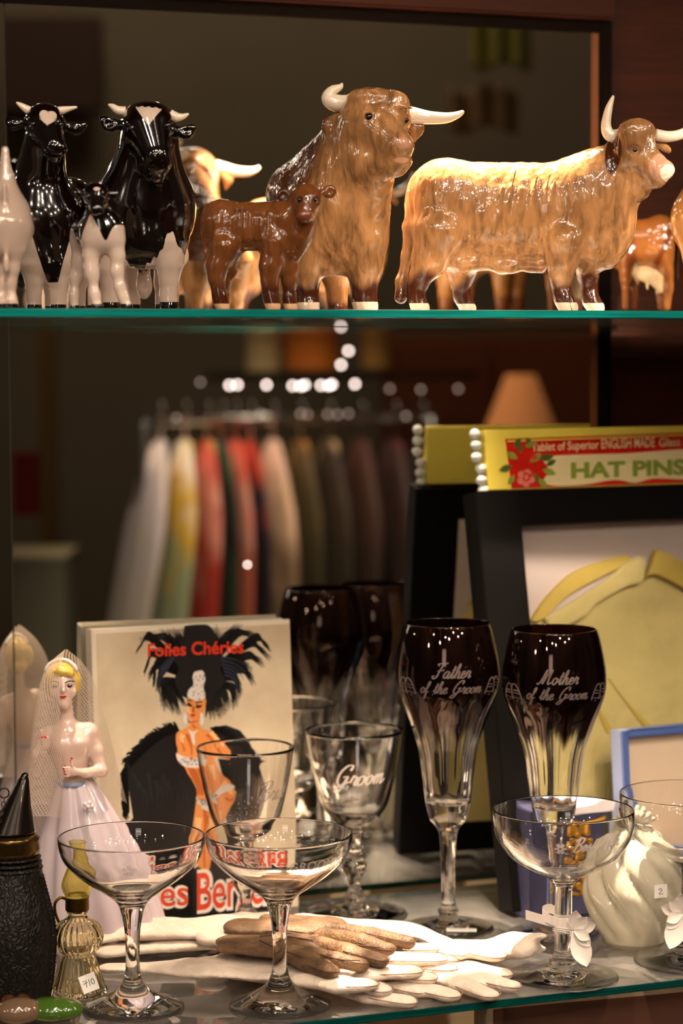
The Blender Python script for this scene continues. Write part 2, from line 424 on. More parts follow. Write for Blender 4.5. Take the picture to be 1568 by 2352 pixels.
HAIR = ceramic('caramel_highland_glaze', rgb(166, 118, 74), rgb(66, 30, 15), rgb(242, 216, 188), rgb(204, 150, 120), 0.55, 0.16, bump=0.75)
CALF = ceramic('brown_calf_glaze', rgb(116, 68, 34), rgb(70, 30, 12), rgb(214, 170, 130), rgb(120, 66, 44), 0.30, 0.16, bump=0.55)
FRIES = ceramic('black_and_white_glaze', rgb(14, 6, 5), None, rgb(214, 190, 174), rgb(14, 8, 8), 0.0, 0.12)
WHITEC = ceramic('cream_glaze', rgb(196, 170, 154), None, rgb(14, 8, 8), rgb(170, 120, 96), 0.0, 0.15)
JERS = ceramic('fawn_glaze', rgb(150, 92, 42), rgb(110, 56, 20), rgb(244, 222, 176), rgb(30, 14, 8), 0.15, 0.16)
GOLD = ceramic('golden_glaze', rgb(160, 108, 54), rgb(120, 66, 24), rgb(240, 214, 180), rgb(40, 20, 10), 0.2, 0.16)

class Fig:
    def __init__(s, name, px0, Y, label, cat, z=ZU, group=None):
        p = on_y(px0, 700, Y); s.loc = Vector((p.x, Y, z)); s.s = depth(s.loc) / FPX; s.px0 = px0; s.yb = proj(s.loc)[1]
        s.root = empty(name, s.loc, -TH, label, cat, group); s.pr = []
    def q(s, p): return (p[0] - s.px0, -(p[2] if len(p) > 2 else 0), s.yb - p[1])
    def c(s, a, b, ra, rb=None, k=14, sc=(1, 1, 1), op='u'): s.pr.append(cap(s.q(a), s.q(b), ra, rb if rb is not None else ra, k, sc, op))
    def e(s, c, r, k=14, op='u', rot=None): s.pr.append(ell(s.q(c), r, k, op, rot))
    def leg(s, pts, k=16):                     # pts: (px, py, d, r)
        for a, b in zip(pts[:-1], pts[1:]): s.c(a[:3], b[:3], a[3], b[3], k)
    def body(s, m, res, marks=None, name='body', relax=2, fur=0.0):
        s.pr_cut = s.yb
        V, F = sdf_mesh(s.pr, res)
        V[:, 2] = np.maximum(V[:, 2], 0.0)
        if fur:
            G = np.zeros_like(V)
            f = smooth_noise(V * np.array([1, 1, 0.3]), 0.16, 3)
            c = V.mean(0); nrm = V - c; nrm /= np.linalg.norm(nrm, axis=1)[:, None]
            V = V + nrm * (f * fur)[:, None]; V[:, 2] = np.maximum(V[:, 2], 0.0)
        s.V = V
        X = V[:, 0] + s.px0; Yp = s.yb - V[:, 2]; D = -V[:, 1]
        mk = marks(X, Yp, D) if marks else np.zeros_like(V)
        s.pr = []
        s.o = mesh_from_np(name, V * s.s, F, m, s.root, np.clip(mk, 0, 1), relax)
        return s.o
    def near(s, px, py, rad=5):
        x = px - s.px0; z = s.yb - py; d2 = (s.V[:, 0] - x) ** 2 + (s.V[:, 2] - z) ** 2
        i = np.where(d2 < rad * rad)[0]
        if len(i) == 0: i = [int(np.argmin(d2))]
        return -float(s.V[i, 1].min())
    def eye(s, px, py, r, m=None):
        d = s.near(px, py); mb = MB(); c = Vector(s.q((px, py, d - r * 0.55))) * s.s
        mb.ball(c, r * s.s, 14, 10, (1, 0.8, 1)); return mb.build('eye', m or M['eye'], s.root, smooth=True)
    def horn(s, pts, rads, m=None, name='horn'):
        P = spline([Vector(s.q(p)) * s.s for p in pts], 6); n = len(pts) - 1
        R = [np.interp(i / 6, range(n + 1), rads) * s.s for i in range(len(P))]
        mb = MB(); mb.tube(P, R, 16); c = P[-1]; mb.ball(c, R[-1] * 1.0, 12, 8)
        return mb.build(name, m or M['hornwhite'], s.root, smooth=True, fix=False)
def SM(v, w): return np.clip(0.5 + v / (2 * w), 0, 1)

# --- highland cow, side on ---
f = Fig('cow_figurine', 1200, 0.085, 'large glossy caramel highland cow figurine with tall white horns standing side on, at right', 'figurine')
f.c((1046, 484, 0), (1340, 486, 0), 110, 108, 30, (1, 0.62, 1))
f.e((1016, 452, 0), (76, 66, 80), 30); f.e((1365, 478, 0), (82, 64, 112), 40)
f.c((1360, 440, 5), (1436, 372, 22), 80, 50, 40, (1, 0.8, 1)); f.e((1384, 530, 4), (62, 56, 88), 30)
f.c((1430, 440, 18), (1462, 440, 42), 44, 26, 24)
f.e((1444, 350, 40), (50, 50, 58), 20); f.c((1456, 366, 52), (1500, 402, 88), 44, 28, 16); f.e((1508, 404, 92), (24, 22, 22), 8)
f.c((1462, 418, 52), (1496, 424, 78), 30, 19, 12); f.e((1450, 318, 74), (44, 24, 34), 14); f.e((1478, 352, 86), (16, 10, 26), 10)
f.e((1445, 357, 92), (13, 9, 11), 6, 's')
f.c((1409, 330, 42), (1392, 376, 44), 17, 10, 8, (1, 0.55, 1)); f.c((1392, 376, 44), (1396, 402, 46), 10, 5, 6, (1, 0.55, 1))
f.c((1506, 332, 20), (1530, 352, 16), 13, 8, 6, (1, 0.6, 1))
f.e((1527, 398, 104), (4, 4, 5), 3, 's'); f.e((1503, 402, 116), (5, 4, 4), 3, 's'); f.c((1492, 424, 112), (1526, 412, 110), 2, 2, 3, op='s')
f.leg([(1290, 560, 40, 48), (1287, 604, 38, 33), (1284, 640, 38, 24), (1285, 664, 38, 17), (1290, 685, 40, 20), (1300, 708, 43, 23)])
f.leg([(1350, 580, -22, 42), (1352, 630, -22, 23), (1353, 664, -22, 15), (1358, 688, -21, 17), (1370, 708, -19, 21)])
f.leg([(1005, 540, 30, 62), (985, 600, 36, 40), (964, 636, 38, 23), (957, 664, 38, 17), (957, 690, 38, 17), (964, 708, 40, 21)])
f.leg([(1050, 560, -28, 52), (1062, 618, -30, 34), (1060, 652, -30, 20), (1062, 680, -30, 16), (1076, 708, -28, 20)])
f.leg([(960, 440, 4, 16), (941, 520, 0, 14), (934, 590, 0, 11), (922, 644, 0, 12), (920, 682, 2, 15)], 10)
f.e((1069, 606, 6), (44, 30, 20), 14); f.c((1110, 606, 0), (1240, 612, 0), 14, 16, 16); f.e((1160, 616, 0), (30, 24, 14), 10)
f.c((1340, 604, 0), (1392, 598, 0), 22, 18, 16)
for i in range(26):                         # combed hair ridges along the flank and belly
    x = 1000 + i * 15 + rng.uniform(-5, 5); y = 400 + rng.uniform(0, 150); L = rng.uniform(40, 90)
    f.c((x, y, 66 if y < 500 else 60), (x - L * 0.25, y + L, 64), 3.0, 1.5, 9)
def mk(X, Y, D):
    r = np.maximum(SM(Y - (640 + 18 * np.sin(X * 0.05)), 40), SM(1 - np.sqrt(((X - 1398 + (Y - 365) * .1) / 17) ** 2 + ((Y - 366) / 44) ** 2), 0.3) * (D > 20))
    r = np.maximum(r, SM(Y - 360, 25) * (X > 1522) * (D < 45) * (Y < 380)); g = SM(Y - 697, 3)
    b = 0 * X; mz = 21 - np.sqrt((X - 1518) ** 2 + (Y - 410) ** 2 * 1.2); g = np.maximum(g, SM(mz, 5) * (D > 78))
    b = SM(34 - np.sqrt((X - 1508) ** 2 + (Y - 398) ** 2), 14) * (D > 90)
    nl = SM(-np.abs(X - 1302 - (Y - 700) * 0.3) + 1.2, 1.5) * (Y > 698)
    return np.stack([r, g * (1 - nl), b * (1 - g)], 1)
f.body(HAIR, 3.0, mk, fur=2.0)
f.eye(1445, 357, 8)
f.horn([(1418, 318, 48), (1394, 321, 52), (1384, 300, 52), (1390, 262, 50), (1400, 234, 48)], [13, 15, 12, 9, 3.5])
f.horn([(1498, 318, 32), (1530, 322, 28), (1562, 314, 24), (1592, 290, 22), (1606, 262, 22)], [14, 13, 11.5, 8, 3.5])

# --- highland bull, three quarter view ---
f = Fig('bull_figurine', 790, 0.118, 'largest caramel highland bull figurine facing front with thick white horns, behind the brown calf', 'figurine')
f.e((792, 512, 0), (104, 84, 118), 30); f.c((770, 500, -70), (694, 486, -215), 114, 92, 40); f.e((676, 452, -130), (62, 80, 76), 30)
f.c((760, 452, -20), (824, 352, 40), 96, 70, 40); f.c((690, 430, -130), (790, 330, -10), 66, 56, 40); f.c((850, 470, 30), (850, 420, 50), 44, 56, 30)
f.e((846, 296, 66), (70, 66, 73), 24); f.c((868, 312, 96), (908, 352, 138), 62, 38, 20); f.e((922, 354, 150), (25, 22, 20), 10); f.e((918, 386, 142), (25, 20, 13), 8)
f.c((850, 380, 78), (905, 392, 126), 58, 30, 20); f.c((850, 405, 80), (862, 428, 84), 36, 16, 16)
f.e((905, 262, 108), (34, 24, 36), 16); f.e((850, 240, 96), (52, 34, 22), 16); f.e((930, 292, 96), (14, 16, 22), 10)
f.e((848, 289, 137), (12, 9, 9), 6, 's'); f.e((910, 356, 182), (7, 6, 6), 4, 's'); f.e((938, 352, 172), (6, 6, 6), 4, 's')
f.c((893, 381, 168), (938, 378, 168), 2.2, 2.2, 4, op='s')
f.c((783, 282, 44), (764, 300, 50), 19, 20, 8, (1, 0.5, 1)); f.c((764, 300, 50), (795, 342, 58), 20, 8, 8, (1, 0.5, 1))
f.c((940, 290, 56), (956, 306, 56), 16, 15, 8, (1, 0.5, 1)); f.c((956, 306, 56), (950, 334, 60), 14, 5, 8, (1, 0.5, 1))
f.leg([(840, 560, 20, 52), (836, 612, 22, 42), (836, 652, 22, 29), (835, 686, 24, 26), (840, 706, 28, 28)])
f.leg([(720, 560, 10, 50), (708, 612, 12, 36), (706, 650, 12, 25), (706, 686, 12, 23), (708, 706, 16, 26)])
f.leg([(760, 560, -215, 60), (772, 620, -210, 36), (773, 664, -205, 23), (775, 706, -200, 25)])
f.leg([(650, 560, -215, 56), (640, 620, -210, 34), (640, 664, -205, 22), (642, 706, -200, 24)])
f.e((760, 618, 0), (44, 40, 18), 16); f.leg([(686, 420, -290, 16), (680, 520, -300, 12), (676, 620, -296, 12), (676, 662, -292, 17)], 10)
for i in range(30):
    t_ = i / 29; x0 = 640 + 130 * t_ + rng.uniform(-6, 6); y0 = 420 - 110 * t_; L = rng.uniform(70, 150)
    f.c((x0, y0, -60 + 60 * t_), (x0 - 14 + rng.uniform(-8, 8), y0 + L, -30 + 60 * t_), 4, 2, 12)
for i in range(9): f.c((826 + i * 13, 228 + abs(i - 3) * 6, 110), (842 + i * 13, 268 + rng.uniform(-5, 8), 132), 4, 2, 9)
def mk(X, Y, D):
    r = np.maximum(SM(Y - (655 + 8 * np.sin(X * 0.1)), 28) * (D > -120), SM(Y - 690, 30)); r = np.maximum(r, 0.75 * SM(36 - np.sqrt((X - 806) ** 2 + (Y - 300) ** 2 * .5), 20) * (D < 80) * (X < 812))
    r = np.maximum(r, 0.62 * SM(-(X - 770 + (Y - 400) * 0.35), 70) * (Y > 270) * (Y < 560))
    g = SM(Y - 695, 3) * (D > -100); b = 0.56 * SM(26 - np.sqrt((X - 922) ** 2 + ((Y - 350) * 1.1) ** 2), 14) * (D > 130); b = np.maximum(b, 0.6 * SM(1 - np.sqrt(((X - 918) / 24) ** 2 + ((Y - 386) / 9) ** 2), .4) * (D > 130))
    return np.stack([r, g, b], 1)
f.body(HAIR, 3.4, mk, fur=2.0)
f.eye(848, 289, 8.5); f.eye(931, 294, 6)
f.horn([(806, 246, 52), (776, 248, 54), (757, 238, 54), (764, 222, 52), (782, 212, 50), (787, 206, 50)], [17, 20, 17, 13, 8, 4])
f.horn([(920, 272, 66), (950, 278, 62), (985, 282, 56), (1022, 282, 50), (1046, 276, 48), (1059, 269, 46)], [19, 19, 15, 12.5, 8.5, 5])

# --- brown calf ---
f = Fig('calf_figurine', 600, 0.040, 'small brown highland calf figurine standing in front of the caramel bull', 'figurine')
f.c((524, 522, 0), (646, 520, 0), 56, 56, 20, (1, 0.62, 1)); f.e((508, 505, 0), (42, 34, 44), 16); f.e((676, 540, 8), (38, 32, 54), 18)
f.c((664, 500, 8), (700, 470, 24), 40, 30, 18); f.c((690, 540, 18), (706, 500, 32), 30, 22, 16)
f.e((706, 462, 34), (36, 34, 36), 12); f.c((706, 474, 50), (701, 500, 68), 27, 18, 12); f.e((701, 504, 72), (18, 14, 13), 6)
f.e((690, 466, 68), (6, 5, 5), 4, 's'); f.e((727, 466, 64), (6, 5, 5), 4, 's')
f.c((680, 452, 32), (656, 450, 28), 8, 9, 6, (1, 0.7, 1)); f.e((652, 451, 27), (15, 7, 16), 6); f.e((652, 452, 36), (8, 5, 9), 4, 's')
f.c((735, 448, 30), (752, 446, 26), 8, 9, 6, (1, 0.7, 1)); f.e((759, 445, 25), (15, 7, 16), 6); f.e((760, 446, 34), (8, 5, 9), 4, 's')
f.leg([(516, 570, 16, 36), (500, 612, 18, 24), (498, 640, 18, 17), (504, 672, 18, 14), (508, 690, 18, 14), (514, 706, 20, 15)])
f.leg([(524, 570, -14, 34), (524, 612, -16, 22), (512, 650, -16, 14), (512, 706, -16, 14)])
f.leg([(634, 560, 14, 34), (622, 614, 16, 24), (620, 645, 16, 18), (621, 672, 16, 15), (624, 690, 17, 15), (628, 706, 20, 17)])
f.leg([(664, 570, -8, 30), (664, 620, -10, 19), (664, 650, -10, 14), (664, 686, -10, 13), (668, 706, -8, 16)])
f.leg([(480, 480, 0, 10), (472, 530, 0, 8), (473, 580, 0, 7), (478, 620, 0, 10)], 8)
for i in range(16): x = 500 + i * 12; f.c((x, 500 + rng.uniform(-20, 20), 34), (x - 6, 560 + rng.uniform(-10, 20), 33), 3, 2, 8)
def mk(X, Y, D):
    r = np.maximum(SM(Y - 655, 40), SM(16 - np.sqrt((X - 652) ** 2 + (Y - 451) ** 2), 8) * (D > 24)); r = np.maximum(r, 0.6 * SM(12 - np.minimum(np.hypot(X - 690, Y - 466), np.hypot(X - 727, Y - 466)), 8))
    return np.stack([r, SM(Y - 698, 3), SM(18 - np.hypot(X - 701, Y - 506), 8) * (D > 60)], 1)
f.body(CALF, 2.4, mk, fur=1.2)
f.eye(690, 466, 5); f.eye(727, 466, 5)

# --- black and white bull ---
f = Fig('bull_figurine', 340, 0.105, 'glossy black and white bull figurine with a broad white triangle on its forehead', 'figurine')
f.e((334, 500, 0), (108, 84, 108), 30); f.c((330, 482, -60), (336, 480, -180), 116, 100, 40)
f.c((336, 440, 0), (350, 340, 50), 100, 68, 40); f.e((350, 300, 76), (62, 56, 50), 20); f.e((350, 268, 70), (44, 36, 20), 16)
f.c((354, 312, 100), (374, 374, 138), 52, 32, 16); f.e((378, 390, 142), (31, 24, 24), 8); f.c((368, 390, 110), (372, 412, 120), 34, 22, 14)
f.e((320, 312, 116), (12, 10, 9), 8, 's'); f.e((399, 306, 104), (11, 10, 9), 8, 's'); f.e((364, 396, 166), (5, 5, 4), 3, 's'); f.e((392, 396, 164), (5, 5, 4), 3, 's')
f.c((290, 298, 62), (262, 296, 60), 10, 14, 8, (1, 0.6, 1)); f.c((262, 296, 60), (248, 284, 60), 16, 9, 6, (1, 0.6, 1)); f.e((262, 294, 70), (11, 6, 9), 4, 's')
f.c((410, 312, 58), (436, 314, 56), 10, 14, 8, (1, 0.6, 1)); f.c((436, 314, 56), (450, 304, 56), 15, 9, 6, (1, 0.6, 1)); f.e((440, 311, 66), (12, 6, 8), 4, 's')
f.leg([(390, 560, 16, 46), (392, 605, 18, 30), (390, 640, 18, 21), (389, 680, 18, 19), (391, 706, 22, 22)])
f.leg([(270, 570, 10, 44), (258, 616, 10, 28), (256, 650, 10, 21), (255, 684, 10, 19), (256, 706, 14, 22)])
f.leg([(376, 580, -180, 46), (362, 640, -170, 20), (360, 706, -165, 18)]); f.leg([(280, 580, -180, 46), (288, 640, -170, 20), (290, 706, -165, 18)])
f.e((326, 656, -60), (19, 20, 30), 8); f.c((326, 610, -60), (326, 640, -60), 16, 14, 10); f.e((330, 604, 4), (38, 34, 16), 12)
def mk(X, Y, D):
    bd = 588 + 34 * np.exp(-((X - 322) / 30) ** 2) - 52 * np.exp(-((X - 398) / 17) ** 2) + 4 * np.sin(X * 0.4)
    g = SM(Y - bd, 5)
    x = X - 361; top = SM(Y - 265 - 1.5 * np.sin(x * .4) - x * .08, 4) * SM(31 - 31 * (Y - 265) / 44 - np.abs(x + 3), 4) * (D > 60) * (Y < 312); g = np.maximum(g, top)
    g = np.maximum(g, SM(9 - np.abs(D + 95 + (Y - 420) * 0.2), 5) * (Y < 520)); g = np.maximum(g, SM(Y - 560, 5) * (D < -120))
    g = g * (1 - SM(Y - 695, 3)); return np.stack([0 * X, g, 0 * X], 1)
f.body(FRIES, 3.0, mk)
f.eye(320, 312, 7); f.eye(399, 306, 7)
f.horn([(300, 268, 74), (284, 266, 76), (272, 258, 76), (264, 254, 76)], [11, 10, 7, 3]); f.horn([(400, 274, 70), (414, 281, 70), (428, 280, 70), (440, 275, 70)], [11, 11, 7, 3])

# --- black cow with a heart on its brow ---
f = Fig('cow_figurine', 100, 0.120, 'black and white cow figurine with a white heart mark on its brow, at the left', 'figurine')
f.e((112, 545, -6), (80, 66, 108), 30); f.c((88, 500, -20), (128, 486, -120), 90, 84, 40); f.e((160, 480, -110), (50, 60, 72), 30); f.c((92, 430, -16), (112, 330, 36), 64, 46, 36)
f.e((116, 288, 60), (44, 42, 40), 16); f.c((120, 298, 78), (143, 346, 114), 38, 24, 14); f.e((150, 356, 118), (24, 20, 18), 8); f.c((138, 356, 96), (142, 374, 100), 24, 15, 12)
f.e((96, 300, 98), (10, 8, 8), 6, 's'); f.e((152, 296, 88), (9, 8, 8), 6, 's')
f.c((76, 290, 54), (44, 293, 50), 9, 14, 8, (1, 0.55, 1)); f.c((44, 293, 50), (30, 286, 50), 13, 6, 6, (1, 0.55, 1)); f.c((156, 298, 50), (186, 304, 46), 9, 14, 8, (1, 0.55, 1)); f.c((186, 304, 46), (203, 296, 46), 13, 8, 6, (1, 0.55, 1))
f.leg([(80, 610, 6, 36), (80, 645, 6, 19), (79, 676, 6, 14), (80, 706, 8, 18)]); f.leg([(136, 600, 0, 38), (136, 650, 0, 20), (134, 680, 0, 16), (134, 706, 2, 19)])
f.leg([(160, 570, -130, 40), (166, 640, -130, 18), (168, 706, -130, 14)]); f.leg([(108, 580, -130, 38), (102, 650, -130, 17), (100, 706, -130, 14)])
def mk(X, Y, D):
    L = 84 + (Y - 540) * 0.26; Rr = 172 - (Y - 540) * 0.32
    pt = np.minimum(np.minimum(X - L, Rr - X), (650 - Y) * 0.8); g = SM(Y - 545 - 10 * np.sin(X * .06), 6) * (1 - SM(pt, 5))
    u = (X - 130) / 16.5; v = (290 - Y) / 15.5 ; v = v - 0.05 + 0.1 * u
    h = 1.0 - ((u * u + v * v - 1) ** 3 - u * u * v ** 3) * 2.0; h = np.where(np.abs(u) + np.abs(v) < 3, -((u * u + v * v - 1) ** 3 - u * u * v ** 3), -1)
    g = np.maximum(g, np.clip(0.5 + h * 2, 0, 1) * (D > 70)); g = g * (1 - SM(Y - 700, 3)); return np.stack([0 * X, g, 0 * X], 1)
f.body(FRIES, 2.8, mk)
f.eye(96, 300, 6); f.eye(152, 296, 6)
f.horn([(84, 266, 60), (76, 262, 60), (64, 254, 60), (55, 248, 60)], [10, 9.5, 6.5, 3]); f.horn([(146, 266, 56), (158, 264, 56), (172, 261, 56), (187, 258, 56)], [10, 9, 6, 3])

# --- black and white calf ---
f = Fig('calf_figurine', 225, 0.040, 'small black and white calf figurine with a white star, in front of the black bull', 'figurine')
f.e((238, 536, 14), (50, 44, 50), 16); f.c((236, 532, 0), (196, 536, -70), 48, 42, 20); f.c((234, 510, 20), (229, 468, 44), 32, 26, 18)
f.e((229, 452, 52), (30, 28, 27), 10); f.c((230, 462, 64), (234, 486, 84), 23, 16, 10); f.e((235, 490, 86), (16, 12, 11), 5)
f.c((206, 450, 50), (190, 448, 46), 6, 9, 5, (1, 0.6, 1)); f.c((190, 448, 46), (182, 446, 46), 9, 5, 5, (1, 0.6, 1)); f.c((252, 450, 50), (268, 452, 46), 6, 9, 5, (1, 0.6, 1)); f.c((268, 452, 46), (276, 450, 46), 9, 5, 5, (1, 0.6, 1))
f.e((217, 458, 78), (5, 5, 4), 4, 's'); f.e((244, 458, 76), (5, 5, 4), 4, 's')
f.leg([(218, 560, 20, 24), (212, 590, 22, 15), (213, 616, 22, 14), (215, 632, 22, 13), (220, 676, 22, 10), (226, 706, 24, 13)])
f.leg([(268, 560, 18, 22), (274, 590, 20, 14), (272, 624, 20, 13), (278, 660, 20, 11), (285, 682, 20, 10), (294, 706, 22, 13)])
f.leg([(182, 560, -72, 26), (176, 600, -72, 17), (166, 634, -72, 13), (162, 676, -72, 10), (164, 706, -70, 12)])
f.leg([(216, 560, -76, 24), (206, 610, -76, 14), (204, 706, -74, 11)])
def mk(X, Y, D):
    a = 520 + 36 * np.exp(-((X - 250) / 13) ** 2) + 44 * np.exp(-((X - 184) / 14) ** 2) - 22 * np.exp(-((X - 217) / 10) ** 2)
    g = SM(Y - a, 4); g = np.maximum(g, SM(6 - np.hypot((X - 234) * .8, (Y - 442) * 1.4), 2) * (D > 60)); g = g * (1 - SM(Y - 699, 2)); return np.stack([0 * X, g, 0 * X], 1)
f.body(FRIES, 2.2, mk)
f.eye(217, 458, 4); f.eye(244, 458, 4)

# --- white cow seen from behind, cut by the picture's left edge ---
f = Fig('cow_figurine', 10, 0.030, 'white cow figurine seen from behind at the far left edge', 'figurine')
f.c((14, 345, -20), (15, 425, -10), 9, 18, 14); f.c((14, 420, -30), (10, 520, -10), 20, 68, 30); f.c((6, 500, -20), (-40, 510, -120), 62, 60, 30); f.e((12, 560, 0), (50, 46, 44), 18)
f.c((20, 430, 40), (22, 600, 42), 6, 5, 8); f.e((22, 610, 42), (8, 8, 20), 6)
f.leg([(34, 580, 4, 24), (30, 620, 6, 14), (26, 650, 6, 11), (26, 690, 6, 12), (30, 706, 8, 14)]); f.leg([(-14, 580, 0, 24), (-10, 620, 0, 14), (-4, 650, 0, 11), (-2, 690, 0, 12), (2, 706, 2, 14)])
f.leg([(-30, 580, -130, 24), (-34, 706, -130, 12)]); f.leg([(-70, 580, -130, 24), (-70, 706, -130, 12)])
f.c((-60, 440, -140), (-90, 380, -170), 40, 30, 20); f.e((-98, 360, -185), (28, 36, 30), 10)
def mk(X, Y, D): return np.stack([0 * X, SM(Y - 698, 3), 0.0 * X + SM(Y - 600, 60) * .0], 1)
f.body(WHITEC, 3.0, mk)

# --- jersey cow at the back, right ---
f = Fig('cow_figurine', 1460, 0.235, 'small fawn dairy cow figurine with a cream udder, standing at the back of the shelf', 'figurine')
f.c((1416, 562, 0), (1508, 556, 0), 54, 54, 18, (1, 0.6, 1)); f.e((1516, 530, 0), (32, 30, 34), 14); f.c((1400, 545, 0), (1370, 510, 0), 34, 26, 16); f.c((1366, 505, 0), (1340, 530, 6), 24, 15, 10)
f.leg([(1436, 590, 14, 24), (1434, 640, 14, 10), (1434, 706, 14, 8)]); f.leg([(1424, 590, -14, 24), (1458, 640, -14, 9), (1459, 706, -14, 8)])
f.leg([(1516, 580, 12, 32), (1526, 630, 12, 16), (1532, 660, 12, 11), (1528, 706, 14, 10)]); f.leg([(1510, 580, -14, 30), (1516, 630, -14, 14), (1520, 706, -14, 9)])
f.e((1482, 632, 6), (24, 20, 18), 8); f.c((1488, 634, 8), (1514, 668, 8), 14, 5, 8); f.c((1484, 640, 14), (1484, 664, 14), 6, 3, 4); f.leg([(1544, 510, 0, 7), (1551, 580, 0, 5), (1550, 640, 0, 7)], 6)
def mk(X, Y, D):
    r = 0.8 * np.maximum(SM(16 - np.abs(X - 1440 - (Y - 560) * 0.1), 14) * (Y > 520), SM(10 - np.abs(X - 1530 + (Y - 540) * .4), 12))
    return np.stack([r, SM(26 - np.hypot((X - 1488) * .8 - (Y - 640) * .5, (Y - 642) * .8), 8) * (Y > 612) * (X < 1520), SM(6 - np.abs(X - 1549), 4) * (X > 1542)], 1)
f.body(JERS, 2.4, mk)

# --- golden figurine cut by the right edge ---
f = Fig('bull_figurine', 1620, 0.080, 'golden tan bull figurine cut off by the right edge', 'figurine')
f.e((1622, 520, 0), (72, 60, 92), 20); f.c((1622, 500, 0), (1700, 490, -120), 80, 70, 30); f.c((1630, 450, 10), (1660, 380, 30), 60, 44, 20); f.e((1668, 360, 50), (44, 44, 46), 16); f.c((1668, 370, 60), (1660, 420, 90), 36, 24, 12)
for (x, d) in ((1590, 30), (1650, 10), (1680, -110), (1730, -120)): f.leg([(x, 560, d, 36), (x, 640, d, 20), (x, 706, d, 20)])
def mk(X, Y, D): return np.stack([SM(Y - 640, 30), SM(Y - 697, 3), 0 * X], 1)
f.body(GOLD, 3.4, mk)
# ================= stemware =================
class Spot:
    """a thing standing on the lower shelf; sizes given in photo pixels at its own distance"""
    def __init__(s, name, px, pyb, label, cat, group=None, turn=0.0, z=0.0):
        s.loc = on_z(px, pyb, z); s.s = depth(s.loc) / FPX; s.px0 = px; s.yb = pyb
        s.rz = -TH - math.atan((px - 784) / FPX)
        s.root = empty(name, s.loc, s.rz + turn, label, cat, group)
    def P(s, prof): return [(r * s.s, h * s.s) for r, h in prof]
def smooth_prof(pts, n=5):
    return [(max(0, p.x), p.y) for p in spline([Vector((a, b, 0)) for a, b in pts], n)]
def glass_body(sp, name, outer, inner, m, n=72, mod_in=None, mod_out=None):
    mb = MB(); o = smooth_prof(outer); i = smooth_prof(inner); prof = o + list(reversed(i))
    k0 = len(o)
    V = []; F = []; L = len(prof); s = sp.s
    for j, (r, h) in enumerate(prof):
        for k in range(n):
            q = 2 * math.pi * k / n
            f = (mod_out(r, h, q) if (mod_out and j < k0) else 1.0) * (mod_in(r, h, q) if (mod_in and j >= k0) else 1.0)
            V.append((r * f * s * math.cos(q), r * f * s * math.sin(q), h * s))
    for j in range(L - 1):
        for k in range(n): F.append((j * n + k, j * n + (k + 1) % n, (j + 1) * n + (k + 1) % n, (j + 1) * n + k))
    mb.add(V, F); me_o = mb.build(name, m, sp.root, smooth=True)
    return me_o

